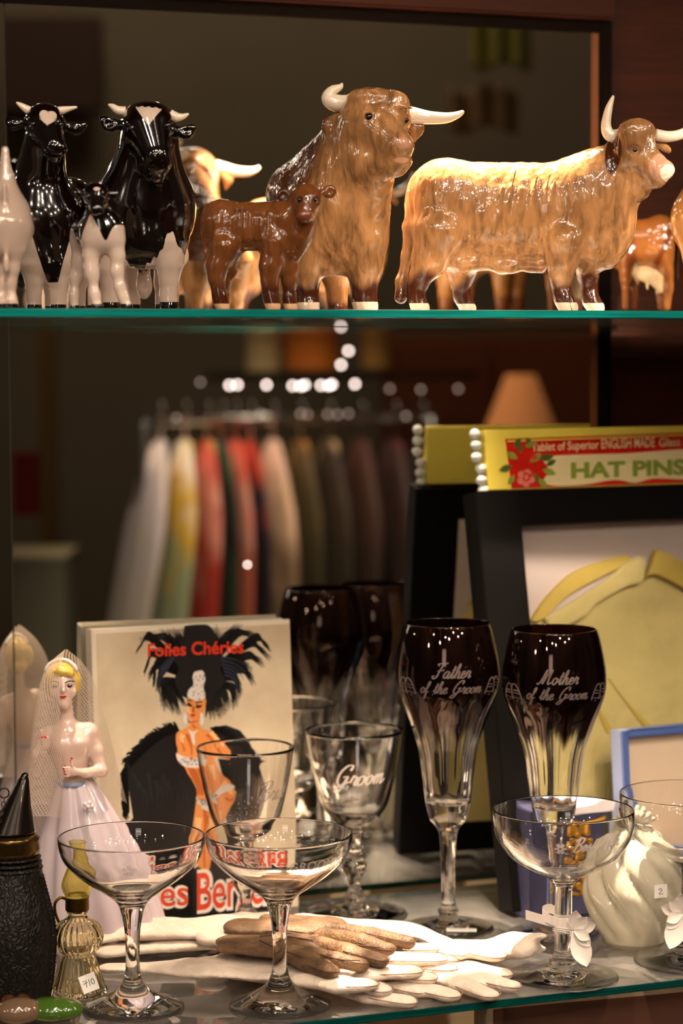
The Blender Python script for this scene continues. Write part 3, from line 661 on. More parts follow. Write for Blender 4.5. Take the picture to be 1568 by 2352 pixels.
# ---- engraved lettering: a small cursive stroke alphabet and ribbon strokes ----
ST = {
 'a': (0.95, [[(.72, .85), (.4, 1), (.08, .55), (.2, .05), (.5, .15), (.72, .8)], [(.74, .98), (.66, .25), (.82, 0), (1.05, .3)]]),
 't': (0.62, [[(.02, .3), (.35, 1.0), (.42, 1.75), (.3, .7), (.36, .02), (.68, .3)], [(.08, 1.15), (.62, 1.2)]]),
 'h': (0.95, [[(.02, .3), (.45, 1.5), (.4, 2.05), (.22, 1.4), (.15, 0)], [(.17, .4), (.5, 1), (.66, .75), (.6, .15), (.78, 0), (1.0, .3)]]),
 'e': (0.75, [[(.02, .3), (.5, .62), (.5, .95), (.25, .95), (.1, .4), (.32, 0), (.8, .3)]]),
 'r': (0.72, [[(.02, .3), (.25, 1.05), (.32, .9), (.58, .88), (.48, .3), (.58, .02), (.78, .3)]]),
 'o': (0.82, [[(.5, 1), (.15, .8), (.08, .3), (.35, 0), (.65, .4), (.55, .95), (.62, .75), (.88, .8)]]),
 'f': (0.72, [[(.02, .3), (.45, 1.4), (.42, 2.0), (.24, 1.5), (.15, -.3), (.05, -.9), (.22, -.8), (.3, .1), (.7, .3)]]),
 'm': (1.35, [[(.02, .3), (.18, 1), (.14, 0)], [(.15, .5), (.42, 1), (.52, .7), (.48, 0)], [(.5, .5), (.8, 1), (.92, .7), (.88, .12), (1.05, 0), (1.35, .4)]]),
 'n': (1.0, [[(.02, .3), (.18, 1), (.14, 0)], [(.15, .5), (.45, 1), (.58, .7), (.54, .1), (.72, 0), (1.0, .3)]]),
 's': (0.7, [[(.02, .3), (.4, 1.05), (.36, .7), (.55, .3), (.3, 0), (.06, .12)], [(.3, .02), (.72, .3)]]),
 'i': (0.5, [[(.02, .3), (.22, 1), (.16, .2), (.28, 0), (.5, .3)], [(.3, 1.45), (.34, 1.5)]]),
 'd': (0.95, [[(.7, .85), (.4, 1), (.08, .55), (.2, .05), (.5, .15), (.72, .8)], [(.9, 2), (.7, .6), (.72, .1), (1.0, .3)]]),
 'F': (1.5, [[(.5, 1.75), (.25, 2.0), (.7, 2.1), (1.2, 2.05), (1.6, 2.2)], [(1.0, 2.0), (.75, 1.0), (.6, .2), (.2, -.1), (.0, .25), (.3, .3)], [(.45, 1.0), (1.2, 1.12), (1.3, 1.3)]]),
 'G': (1.6, [[(1.35, 1.6), (1.45, 2.1), (.95, 2.1), (.4, 1.3), (.3, .4), (.7, .0), (1.15, .5), (1.25, 1.0), (1.0, .2), (.55, -.7), (.1, -.6), (.5, -.1), (1.5, .4)], [(.8, .9), (1.3, 1.0)]]),
 'M': (2.1, [[(.0, .2), (.2, .0), (.5, .5), (.85, 2.1), (.8, .6), (.82, .1), (1.1, 1.2), (1.6, 2.1), (1.5, .8), (1.6, .05), (2.0, .3)]]),
 'B': (1.5, [[(.65, 2.0), (.5, 1.0), (.4, .05)], [(.15, 1.6), (.5, 2.1), (1.2, 2.05), (1.15, 1.4), (.6, 1.1), (1.25, .9), (1.2, .15), (.6, -.05), (.2, .2)]]),
 ' ': (0.7, []), "'": (0.4, [[(.2, 2), (.1, 1.6)]]),
}
def script_lines(text, xh, slant=0.36, wd=0.13):
    """list of (polyline in x,z) for a cursive word, x-height xh"""
    out = []; x = 0
    for ch in text:
        adv, strokes = ST[ch]
        for st in strokes:
            P = spline([Vector((a, b, 0)) for a, b in st], 6); out.append([((x + p.x + p.y * slant) * xh, p.y * xh) for p in P])
        x += adv
    w_ = x * xh
    return [[(a - w_ / 2, b) for a, b in L] for L in out]
def ribbons(mb, lines, wd, wrap):
    for L in lines:
        V = []
        for i, (x, z) in enumerate(L):
            a = L[max(i - 1, 0)]; b = L[min(i + 1, len(L) - 1)]; dx, dz = b[0] - a[0], b[1] - a[1]; n = math.hypot(dx, dz) + 1e-9
            w_ = wd * (0.6 + 0.6 * abs(dz) / n) * 0.5
            V.append(wrap(x - dz / n * w_, z + dx / n * w_)); V.append(wrap(x + dz / n * w_, z - dx / n * w_))
        mb.add(V, [(2 * i, 2 * i + 1, 2 * i + 3, 2 * i + 2) for i in range(len(L) - 1)])
def on_bowl(sp, outer, phi0, z0, gap=0.0003):
    o = smooth_prof(outer); hs = [h for r, h in o]; k = int(np.argmax(np.array(hs) > 190)); hh = [h * sp.s for r, h in o[k:]]; rr = [r * sp.s for r, h in o[k:]]
    rref = float(np.interp(z0 * sp.s, hh, rr))
    def wrap(x, z):
        zz = (z0 + z) * sp.s; r = float(np.interp(zz, hh, rr)) + gap; a = phi0 + x * sp.s / rref
        return (r * math.sin(a), -r * math.cos(a), zz)
    return wrap
def text_mesh(body, size, extrude=0.0, shear=0.0, offset=0.0, spacing=1.0, align='CENTER'):
    cu = bpy.data.curves.new('lettering', 'FONT'); cu.body = body; cu.size = size; cu.shear = shear; cu.offset = offset; cu.space_character = spacing
    cu.align_x = align; cu.extrude = extrude; cu.resolution_u = 4
    ob = bpy.data.objects.new('lettering', cu); COL.objects.link(ob)
    dg = bpy.context.evaluated_depsgraph_get(); me = bpy.data.meshes.new_from_object(ob.evaluated_get(dg))
    bpy.data.objects.remove(ob); bpy.data.curves.remove(cu); return me
def text_on(parent, name, body, size, wrap, m, xs=1.0, **kw):
    me = text_mesh(body, size, **kw); V = [v.co for v in me.vertices]
    F = [tuple(p.vertices) for p in me.polygons]; P = [wrap(v.x * xs, v.y) for v in V]
    bpy.data.meshes.remove(me); return from_pydata(name, P, F, m, parent, smooth=False)
def etch(name, col, a=0.75):
    t = NT(name); d = t.n('ShaderNodeBsdfDiffuse', Color=col); tr = t.n('ShaderNodeBsdfTransparent')
    tl = t.n('ShaderNodeBsdfTranslucent', Color=col); mm = t.n('ShaderNodeMixShader', i0=0.45, i1=d.outputs[0], i2=tl.outputs[0])
    return t.done(t.n('ShaderNodeMixShader', i0=a, i1=tr.outputs[0], i2=mm.outputs[0]).outputs[0])
M['etch'] = etch('frosted_white_engraving', rgb(235, 222, 214), 0.92)
M['etchgrey'] = etch('frosted_grey_engraving', rgb(146, 128, 124), 0.72)

# ---- saucer champagne glasses ----
CO = [(0, 0.5), (60, 0.5), (110, 0), (117, 4), (113, 9), (95, 15), (62, 30), (37, 46), (25, 62), (18, 85), (16, 120), (17, 165), (21, 200), (30, 238), (45, 258), (67, 274), (117, 309), (153, 345), (166, 378), (168, 401)]
CI = [(0, 262), (22, 266), (60, 281), (113, 315), (149, 349), (162, 380), (165, 402)]
for (px, py, word, ph, lab, fl) in ((306, 2317, 'BRIDE', 0.52, 'shallow champagne saucer glass engraved BRIDE, foremost left in front of the bride figurine', 1), (643, 2309, 'GROOM', 0.50, 'shallow champagne saucer glass engraved GROOM in capitals, in front of the gloves', 1)):
    sp = Spot('champagne_saucer', px, py, lab, 'glass', 'engraved saucer glasses at the front')
    glass_body(sp, 'bowl_and_stem', CO, CI, M['glass'])
    wr = on_bowl(sp, CO, ph, 347)
    text_on(sp.root, 'engraved_lettering', word, 28, wr, M['etch'] if word == 'GROOM' else M['etchgrey'], xs=1.0, spacing=1.08)
    mb = MB(); fl_ = []
    for k in range(5):
        a = k * 2 * math.pi / 5 + 0.3; fl_.append([(-86 + 3 * math.cos(a), 10 + 3 * math.sin(a)), (-86 + 12 * math.cos(a - .3), 10 + 12 * math.sin(a - .3)), (-86 + 14 * math.cos(a), 10 + 14 * math.sin(a)), (-86 + 12 * math.cos(a + .3), 10 + 12 * math.sin(a + .3)), (-86 + 3 * math.cos(a), 10 + 3 * math.sin(a))])
    if word == 'GROOM': fl_ = [[(x + 172, z) for x, z in L] for L in fl_]; fl_ = [[(x, z) for x, z in L] for L in fl_]
    ribbons(mb, fl_, 2.2, wr); mb.build('engraved_flower', M['etch'], sp.root)

BO = [(0, 0.5), (70, 0.5), (122, 0), (126, 3), (120, 7), (70, 13), (38, 20), (31, 30), (33, 42), (28, 50), (21, 56), (20, 70), (20, 120), (20, 185), (21, 210), (27, 221), (45, 237), (76, 251), (119, 278), (149, 316), (160, 346), (162, 372), (161, 390)]
BI = [(0, 226), (20, 230), (44, 243), (74, 257), (116, 284), (145, 320), (156, 348), (158.5, 372), (158.5, 391)]
petal_m = pbr('white_satin_petal', rgb(238, 226, 216), rough=0.45, sheen=0.4, sss=0.2)
def petal(mb, c, d, L, W, nrm, cup=0.15):
    d = Vector(d).normalized(); nrm = Vector(nrm); nrm = (nrm - d * nrm.dot(d)).normalized(); s_ = d.cross(nrm)
    rows = 8; V = []; F = []
    for side in (0, 1):
        for i in range(rows + 1):
            t = i / rows; w_ = W * math.sin(math.pi * min(1, 0.12 + 0.88 * t) ** 1.3) ** 0.8 if t < 1 else 0.02 * W
            for j in (-1, -0.5, 0, 0.5, 1):
                p = Vector(c) + d * (L * t) + s_ * (j * w_ * 0.5) + nrm * (cup * L * (t * t) + 0.12 * W * j * j - side * 0.25 * 0.001)
                V.append(p)
    n1 = (rows + 1) * 5
    for side in (0, 1):
        for i in range(rows):
            for j in range(4):
                q = (side * n1 + i * 5 + j, side * n1 + i * 5 + j + 1, side * n1 + (i + 1) * 5 + j + 1, side * n1 + (i + 1) * 5 + j)
                F.append(q if side == 0 else q[::-1])
    mb.add(V, F)
def saucer_with_flower(px, py, lab, word, turn):
    sp = Spot('champagne_saucer', px, py, lab, 'glass', 'straight stemmed saucer glasses with satin flowers'); s = sp.s
    glass_body(sp, 'bowl_and_stem', BO, BI, M['glass'])
    if word:
        wr = on_bowl(sp, BO, 0.50, 328)
        mb = MB(); ribbons(mb, [[(x, z + x * 0.06) for x, z in L] for L in script_lines(word, 14.5)], 3.6, wr)
        for k in range(6):
            a = k * math.pi / 3; cx_ = -84 ; ribbons(mb, [[(cx_ + 3 * math.cos(a), 4 + 3 * math.sin(a)), (cx_ + 13 * math.cos(a), 4 + 13 * math.sin(a))]], 7, wr)
        mb.build('engraved_lettering', M['etch'], sp.root)
    # ribbon band, loop, tail and flower on the stem
    fl = empty('satin_flower', (0, 0, 0)); fl.parent = sp.root
    mb = MB(); zb = 128 * s
    prof = [(21.5, 110), (22.4, 110), (22.4, 142), (21.5, 142), (21.5, 110)]
    mb.lathe([(r * s, h * s) for r, h in prof], 32); mb.build('ribbon_band', petal_m, fl, smooth=False)
    def strip(path, w_, nm):
        mb = MB(); V = []
        for (x, y, z) in path:
            for (dz, dy) in ((-w_ / 2, -0.4), (w_ / 2, -0.4), (w_ / 2, 0.4), (-w_ / 2, 0.4)): V.append(((x) * s, (y + dy) * s, (z + dz) * s))
        F = []
        for i in range(len(path) - 1):
            for k in range(4): F.append((4 * i + k, 4 * i + (k + 1) % 4, 4 * i + 4 + (k + 1) % 4, 4 * i + 4 + k))
        F += [(0, 3, 2, 1), tuple(len(V) - 4 + k for k in range(4))]
        mb.add(V, F); return mb.build(nm, petal_m, fl, smooth=False)
    if turn >= 0:
        strip([(-18, -20, 131), (-40, -20, 136), (-62, -16, 141), (-86, -10, 146)], 22, 'ribbon_tail')
        strip([tuple(p) for p in spline([(-14, -22, 134), (-30, -26, 140), (-46, -16, 148), (-46, 0, 154), (-30, 10, 156), (-14, 6, 150)], 5)], 22, 'ribbon_loop')
    for k, (ax, az, L, W) in enumerate(((0.05, 1, 50, 32), (0.9, 0.30, 52, 30), (0.75, -0.7, 50, 30), (0.35, -1, 84, 48), (0.6, 0.75, 46, 28), (0.55, -0.25, 40, 26))):
        mb = MB(); ax_ = ax if turn >= 0 else -ax
        petal(mb, ((26 if turn >= 0 else -18) * s, (-26 - 2 * k) * s, 118 * s), (ax_, -0.15, az), L * s, W * s, (0, -1, 0.1)); mb.build('petal', petal_m, fl, smooth=True, fix=False)
    mb = MB()
    for k in range(3):
        ring = [((24.5 + 0.8 * k) * s * math.cos(q), (24.5 + .8 * k) * s * math.sin(q), (104 + 5 * k - 7 * math.sin(q + 0.5)) * s) for q in np.linspace(0, 2 * math.pi, 40)]
        mb.tube(ring, 0.9 * s, 6)
    mb.build('tie_wire', petal_m, fl, smooth=True, fix=False)
    return sp
saucer_with_flower(1293, 2244, 'champagne saucer glass engraved Best Man with white ribbon and satin flower on its stem', 'Best Man', 1)
saucer_with_flower(1583, 2207, 'champagne saucer glass cut off by the right edge, satin flower on its stem', None, -1)

# ---- knobbed wine glasses ----
WO = [(0, 0.5), (70, 0.5), (116, 0), (120, 3), (110, 8), (60, 15), (32, 24), (23, 32), (25, 44), (17, 56), (13, 66), (14, 78), (19, 92), (27, 106), (29, 118), (24, 128), (27, 136), (17, 148), (14, 165), (17, 190), (29, 206), (52, 224), (76, 260), (92, 318), (104, 375), (112, 429)]
WI = [(0, 222), (24, 226), (50, 238), (70, 264), (88, 320), (100.5, 376), (109, 430)]
for (px, py, word, lab) in ((815, 2101, 'Groom', 'clear wine glass with a knobbed stem engraved Groom in script, left of the smoked flutes'), (566, 2140, 'Bride', 'clear wine glass with a knobbed stem standing in front of the book cover')):
    sp = Spot('wine_glass', px, py, lab, 'glass', 'knobbed wine glasses')
    glass_body(sp, 'bowl_and_stem', WO, WI, M['glass'])
    wr = on_bowl(sp, WO, 0.12 if word == 'Groom' else 0.75, 318)
    mb = MB(); ribbons(mb, [[(x, z + x * 0.04) for x, z in L] for L in script_lines(word, 22, 0.3)], 4.2 if word == 'Groom' else 3, wr)
    mb.build('engraved_lettering', M['etch'] if word == 'Groom' else M['etchgrey'], sp.root)

# ---- smoked lustre flutes ----
def flute_mat(s):
    t = NT('smoked_lustre_glass')
    tc = t.n('ShaderNodeTexCoord'); xyz = t.n('ShaderNodeSeparateXYZ', Vector=tc.outputs['Object'])
    an = t.math('ARCTAN2', xyz.outputs[1], xyz.outputs[0])
    wv = t.math('ABSOLUTE', t.math('SINE', t.math('MULTIPLY', an, 5.0)))
    z = t.math('ADD', xyz.outputs[2], t.math('MULTIPLY', wv, -0.012))
    f = t.step(z, 425 * s, 470 * s)
    gl = t.n('ShaderNodeBsdfGlass', Color=(1, 1, 1), IOR=1.5, Roughness=0.018)
    b = t.n('ShaderNodeBsdfPrincipled', Base__Color=t.ramp(t.noise(30, 2, sc3=(3, 3, 0.4)), [(0.35, rgb(30, 14, 12)), (0.65, rgb(66, 40, 34))]), Roughness=0.04, Metallic=0.85)
    b.inputs['Coat Weight'].default_value = 1.0
    tg = t.n('ShaderNodeBsdfGlass', Color=rgb(130, 92, 70), IOR=1.5)
    dk = t.n('ShaderNodeMixShader', i0=0.5, i1=b.outputs[0], i2=tg.outputs[0])
    return t.done(t.n('ShaderNodeMixShader', i0=f, i1=gl.outputs[0], i2=dk.outputs[0]).outputs[0])
FO = [(0, 0.5), (60, 0.5), (101, 0), (104, 3), (98, 7), (50, 14), (26, 24), (21, 34), (25, 43), (19, 52), (16, 70), (16, 140), (19, 200), (23, 228), (31, 240), (41, 254), (47, 270), (53, 305), (57, 345), (65, 409), (76, 450), (89, 487), (105, 527), (115, 556), (119, 583), (117, 618), (110, 658), (103, 688), (97, 706)]
FI = [(0, 292), (30, 292), (46, 300), (50, 320), (53, 348), (61, 410), (72, 452), (85, 489), (101, 528), (111, 557), (115.5, 583), (113.5, 618), (106.5, 658), (99.5, 688), (94.5, 707)]
for (px, py, w1, lab) in ((1029, 2133, 'Father', 'dark smoked flute glass engraved Father of the Groom, left one of the smoked pair'), (1271, 2147, 'Mother', 'dark smoked flute glass engraved Mother of the Groom, before the yellow garment')):
    sp = Spot('champagne_flute', px, py, lab, 'glass', 'smoked lustre flutes')
    md = lambda r, h, q: 1 - 0.05 * (0.5 + 0.5 * math.cos(10 * q)) * min(1, max(0, (h - 290) / 60)) * min(1, max(0, (640 - h) / 60))
    glass_body(sp, 'bowl_and_stem', FO, FI, flute_mat(sp.s), n=100, mod_in=md, mod_out=lambda r, h, q: 1 + 0.012 * math.cos(10 * q) * min(1, max(0, (h - 290) / 60)) * min(1, max(0, (560 - h) / 60)))
    wr = on_bowl(sp, FO, 0.06, 596, 0.0004); mb = MB()
    ribbons(mb, script_lines(w1, 15.5), 3.4, wr); wr2 = on_bowl(sp, FO, 0.06, 561, 0.0004); ribbons(mb, script_lines('of the Groom', 13.5), 3.2, wr2)
    mb.build('engraved_lettering', M['etchgrey'], sp.root)
    for sgn in (-1, 1):
        mb = MB()                      # paired bells at either side of the lettering
        wrb = on_bowl(sp, FO, 0.06 + sgn * 0.98, 570, 0.0004)
        for (dx, tl) in ((-14, 0.35), (16, -0.35)):
            L = []
            for q in np.linspace(-0.2, math.pi + 0.2, 16): L.append((dx + 17 * math.cos(q) * 0.8 + tl * 20 * math.sin(q), 30 * math.sin(q) - 8))
            ribbons(mb, [L, [(dx - 17, -8), (dx + 17, -12)], [(dx - 10, 2), (dx + 10, 0)], [(dx - 8, 8), (dx + 9, 6)], [(dx - 4, -16), (dx + 4, -16)]], 3.0, wrb)
        mb.build('engraved_bells', M['etchgrey'], sp.root)
    if w1 == 'Father':
        tg = MB(); s = sp.s
        for i in range(1): tg.box((-4 * s, -92 * s, 7 * s), (64 * s, -50 * s, 8.5 * s))
        o = tg.build('price_tag', pbr('white_paper', rgb(240, 236, 232), rough=0.7), sp.root); o.rotation_euler = (math.radians(-6), 0, 0); tag(o, 'white price tag with faint writing')
        mb = MB()
        for i in range(9):
            x = (4 + i * 6) * s; zz = 9.0 * s; y = -72 * s
            mb.tube([(x, y - 3 * s, zz), (x + 3 * s, y + 6 * s, zz), (x + 4 * s, y - 2 * s, zz)], 0.5 * s, 4)
        pen = mb.build('pen_writing', pbr('pencil_grey', rgb(90, 84, 96), rough=0.8), o)
# ================= flat printed / painted things =================
class Pl:
    """a real plane: origin O, axes U (right) and W (up), N pointing away from the viewer"""
    def __init__(s, O, yaw=0.0, lean=0.0):
        s.O = Vector(O); y = math.radians(yaw); l = math.radians(lean)
        s.U = Vector((math.cos(y), math.sin(y), 0)); h = Vector((-math.sin(y), math.cos(y), 0))
        s.W = UZ * math.cos(l) + h * math.sin(l); s.N = h * math.cos(l) - UZ * math.sin(l)
    def mat(s):
        return Matrix(((s.U.x, s.N.x, s.W.x, s.O.x), (s.U.y, s.N.y, s.W.y, s.O.y), (s.U.z, s.N.z, s.W.z, s.O.z), (0, 0, 0, 1)))
    def hit(s, px, py, off=0.0):
        r = ray(px, py); o = s.O + s.N * off; t = (o - CAM).dot(s.N) / r.dot(s.N); p = CAM + r * t - s.O
        return p.dot(s.U), p.dot(s.W)
    def root(s, name, label, cat, group=None):
        e = empty(name, (0, 0, 0), 0, label, cat, group); e.matrix_world = s.mat(); return e
def fill(parent, name, m, polys, plane, off, sm=0, conv=None, th=0.00006):
    """flat inked shapes lying on a plane; polys in photo pixels"""
    V = []; F = []
    for P in polys:
        if conv: P = [conv(*p) for p in P]
        q = [plane.hit(*p) for p in P]
        if sm: q = [(a.x, a.y) for a in spline([Vector((*p, 0)) for p in q + [q[0]]], sm)][:-1]
        k = len(V); V += [(u, -off, v) for u, v in q]; F.append(tuple(range(k, k + len(q))))
    return from_pydata(name, V, F, m, parent, smooth=False)
def strokes(parent, name, m, lines, plane, off, conv=None):
    """tapered brush strokes: each (points, w0, w1) in photo pixels"""
    V = []; F = []
    for pts, w0, w1 in lines:
        if conv: pts = [conv(*p) for p in pts]
        P = spline([Vector((*p, 0)) for p in pts], 7); n = len(P); k0 = len(V)
        for i, p in enumerate(P):
            a = P[max(i - 1, 0)]; b = P[min(i + 1, n - 1)]; d = (b - a); d.normalize(); t = i / (n - 1)
            w_ = (w0 + (w1 - w0) * t) * 0.5
            for sg in (1, -1):
                u, v = plane.hit(p.x - d.y * w_ * sg, p.y + d.x * w_ * sg); V.append((u, -off, v))
        F += [(k0 + 2 * i, k0 + 2 * i + 1, k0 + 2 * i + 3, k0 + 2 * i + 2) for i in range(n - 1)]
    return from_pydata(name, V, F, m, parent, smooth=False)
def print_text(parent, name, body, m, plane, px0, py0, px1, py1, hpx, off, **kw):
    """lettering whose baseline runs from one photo point to the other on the plane"""
    a = Vector((*plane.hit(px0, py0), 0)); b = Vector((*plane.hit(px1, py1), 0)); c = Vector((*plane.hit(px0, py0 - hpx), 0)) - a
    me = text_mesh(body, 1.0, align='LEFT', **kw); V = [v.co.copy() for v in me.vertices]; F = [tuple(p.vertices) for p in me.polygons]; bpy.data.meshes.remove(me)
    x0 = min(v.x for v in V); x1 = max(v.x for v in V); H = 0.69
    U = b - a
    return from_pydata(name, [(lambda q: (q.x, -off, q.y))(a + U * ((v.x - x0) / (x1 - x0)) + c * (v.y / H)) for v in V], F, m, parent, smooth=False)
def ink(name, r, g, b, rough=0.35, **kw): return pbr(name, rgb(r, g, b), rough=rough, **kw)

# ---- the showgirl book ----
Yb = 0.262
O = on_y(236, 2110, Yb); O.z = 0
pl = Pl(O, yaw=2.0, lean=4.0); uR, vT = pl.hit(665, 1421); _, vT2 = pl.hit(236, 1445); vT = 0.5 * (vT + vT2)
bk = pl.root('book', 'hardback book with a feathered showgirl painted on its cover, titled in red letters', 'book')
TB = 0.0165
paper = pbr('cream_page_edges', rgb(240, 226, 198), rough=0.7, var=0.05, vscale=300)
cover = pbr('white_book_board', rgb(232, 220, 200), rough=0.35, coat=0.2)
t = NT('printed_backdrop_paper'); n_ = t.noise(22, 5, 0.6)
b_ = t.n('ShaderNodeBsdfPrincipled', Base__Color=t.ramp(n_, [(0.3, rgb(196, 176, 146)), (0.6, rgb(214, 198, 170)), (0.8, rgb(222, 208, 184))]), Roughness=0.3); coverart = t.done(b_.outputs[0])
MB().box((-0.0002, 0.0, 0), (uR, 0.0022, vT)).build('front_cover', cover, bk, bevel=0.0004)
MB().box((-0.0002, TB - 0.0022, 0), (uR, TB, vT)).build('back_cover', cover, bk, bevel=0.0004)
MB().box((-0.0018, 0.0, 0), (0.0006, TB, vT)).build('spine', cover, bk, bevel=0.0006)
MB().box((0.0006, 0.0024, 0.002), (uR - 0.003, TB - 0.0024, vT - 0.003)).build('page_block', paper, bk)
L0 = 0.0001
z6 = lambda X, Y: (200 + X / 3.136, 1400 + Y / 3.136)
art = MB().box((0.0015, -L0, 0.0005), (uR - 0.0004, 0.0, vT - 0.0035)).build('cover_picture', coverart, bk)
K = ink('ink_black', 16, 13, 14); SK = ink('painted_skin', 226, 142, 74); SKd = ink('painted_skin_shade_tone', 190, 96, 40); SIL = ink('painted_silver', 224, 214, 206); RD = ink('title_red', 226, 58, 26); WH = ink('ink_white', 240, 226, 214)
BL = ink('ink_blue_black', 38, 46, 62)
C0 = (800, 520)
fe = []
def feather(x1, y1, bx, by, w0=60, n=6):
    for j in range(n):
        a = (j - (n - 1) / 2) / n; w_ = 1.0 - 0.35 * abs(a) - rng.uniform(0, .15); vx, vy = x1 - C0[0], y1 - C0[1]; L = math.hypot(vx, vy); px_, py_ = -vy / L, vx / L
        bx2, by2 = bx + px_ * a * 62, by + py_ * a * 62; ex, ey = bx2 + (x1 - bx) * w_, by2 + (y1 - by) * w_ + 10 * abs(a)
        fe.append(([(C0[0] + (bx - C0[0]) * .2 + a * 30, C0[1] + (by - C0[1]) * .2), (C0[0] + (bx2 - C0[0]) * .65, C0[1] + (by2 - C0[1]) * .65 - 8), (bx2, by2), ((bx2 * .45 + ex * .55), (by2 * .45 + ey * .55) - 4), (ex + px_ * a * 30, ey + py_ * a * 30)], w0 * 0.135, 1.0))
for q in ((350, 300, 440, 190, 64), (400, 470, 470, 310, 60), (425, 500, 520, 370, 60), (490, 610, 540, 420, 60), (545, 740, 555, 520, 58), (470, 560, 500, 400, 50), (600, 760, 580, 560, 60), (650, 770, 620, 600, 56), (690, 700, 660, 600, 54),
          (370, 200, 560, 200, 40), (520, 130, 640, 260, 60), (600, 112, 690, 260, 70), (690, 108, 740, 280, 80), (780, 104, 790, 280, 90), (870, 100, 850, 280, 80), (940, 98, 920, 280, 70), (1120, 100, 1000, 200, 60),
          (1240, 180, 1080, 170, 56), (1330, 290, 1220, 200, 60), (1330, 350, 1180, 240, 56), (1290, 400, 1160, 330, 54), (1200, 430, 1080, 380, 60), (1220, 540, 1120, 430, 54), (1120, 620, 1060, 490, 56), (1080, 720, 1040, 560, 56), (1030, 730, 980, 600, 56), (990, 790, 930, 640, 60), (930, 800, 880, 680, 60)):
    feather(*q)
strokes(art, 'headdress_feathers', K, fe, pl, L0 * 1.9, z6)
hi = [([(640 - k * 14, 330 + k * 22), (560 - k * 8, 380 + k * 30), (500 + k * 6, 470 + k * 38)], 5, 1) for k in range(6)] + [([(960 + k * 6, 340 + k * 26), (1060, 360 + k * 30), (1150 - k * 12, 400 + k * 50)], 5, 1) for k in range(6)]
strokes(art, 'feather_sheen', BL, hi, pl, L0 * 2.4, z6)
fill(art, 'headdress_mass', K, [[(700, 118), (800, 108), (880, 118), (930, 200), (925, 300), (985, 360), (960, 430), (990, 520), (930, 600), (880, 700), (850, 780), (842, 640), (720, 640), (660, 590), (630, 500), (660, 420), (610, 340), (680, 250)]], pl, L0 * 2.0, 4, z6)
fill(art, 'feather_boa', K, [[(262, 1120), (330, 1010), (420, 910), (520, 872), (640, 880), (655, 1060), (740, 1200), (792, 1300), (782, 1400), (760, 1560), (770, 1900), (760, 2240), (120, 2240), (120, 1760), (330, 1500), (300, 1300)],
     [(880, 850), (1000, 832), (1100, 870), (1160, 940), (1220, 1060), (1260, 1180), (1310, 1320), (1290, 1480), (1240, 1660), (1000, 1800), (960, 1560), (1070, 1330), (960, 1190), (930, 1080), (1020, 1085), (1030, 1020), (960, 940)],
     [(120, 1980), (700, 1900), (1000, 1750), (1200, 1850), (1452, 1900), (1452, 2246), (120, 2246)]], pl, L0 * 1.6, 0, z6)
fr = []
for i in range(70):
    t_ = i / 69; x = 300 + 340 * t_; y = 1100 - 240 * math.sin(t_ * 1.5); a = math.pi * (0.95 - 0.5 * t_) + rng.uniform(-.2, .2); L = rng.uniform(30, 75)
    fr.append(([(x + 20, y + 30), (x + L * .6 * math.cos(a), y - L * .5 * math.sin(a)), (x + L * math.cos(a + .3), y - L * math.sin(a + .3) + 10)], 9, 1))
for i in range(40):
    t_ = i / 39; fr.append(([(290 + 10 * t_, 1120 + 330 * t_), (262 + rng.uniform(-12, 8), 1150 + 330 * t_), (240 + 60 * t_ + rng.uniform(-10, 10), 1190 + 330 * t_)], 10, 1))
for i in range(40):
    t_ = i / 39; x = 900 + 330 * t_; y = 860 + 260 * t_ ** 1.6; fr.append(([(x, y + 20), (x + 26, y - 14), (x + 46 + rng.uniform(0, 20), y - 6 + rng.uniform(-16, 16))], 9, 1))
strokes(art, 'boa_fringe', K, fr, pl, L0 * 1.7, z6)
# the dancer
fill(art, 'dancer_figure', SK, [[(722, 640), (716, 700), (724, 760), (752, 796), (740, 830), (690, 862), (645, 890), (640, 960), (655, 1020), (640, 1040), (652, 1090), (700, 1130), (722, 1180), (770, 1250), (796, 1310), (790, 1380), (776, 1450), (764, 1560), (770, 1700), (800, 1850), (880, 1870), (900, 1700), (960, 1560), (1010, 1470), (1052, 1400), (1060, 1330), (1020, 1240), (950, 1190), (910, 1100), (925, 1040), (1010, 1088), (1030, 1020), (960, 960), (930, 900), (870, 870), (820, 850), (805, 800), (830, 760), (850, 700), (852, 640), (790, 610)]], pl, L0 * 2.6, 3, z6)
fill(art, 'figure_tone', SKd, [[(720, 1140), (790, 1290), (800, 1330), (840, 1330), (820, 1240), (770, 1140)], [(850, 1460), (880, 1620), (870, 1700), (905, 1560)], [(700, 900), (730, 960), (760, 1040), (750, 960), (735, 900)]], pl, L0 * 2.9, 4, z6)
fill(art, 'jewelled_costume', SIL, [[(770, 450), (830, 440), (850, 500), (836, 560), (850, 630), (800, 660), (770, 650), (722, 630), (730, 580), (765, 540), (758, 490)], [(640, 1034), (700, 1060), (760, 1070), (820, 1075), (830, 1120), (780, 1140), (700, 1130), (655, 1090)],
     [(782, 1350), (830, 1380), (880, 1350), (960, 1280), (1040, 1270), (1052, 1300), (960, 1340), (900, 1390), (890, 1440), (850, 1446), (800, 1400)], [(700, 740), (715, 760), (722, 810), (706, 822), (690, 790)], [(815, 740), (834, 760), (836, 820), (816, 826)], [(725, 860), (760, 880), (800, 868), (772, 900), (776, 960), (762, 970), (746, 910)]], pl, L0 * 3.1, 3, z6)
sp_ = []
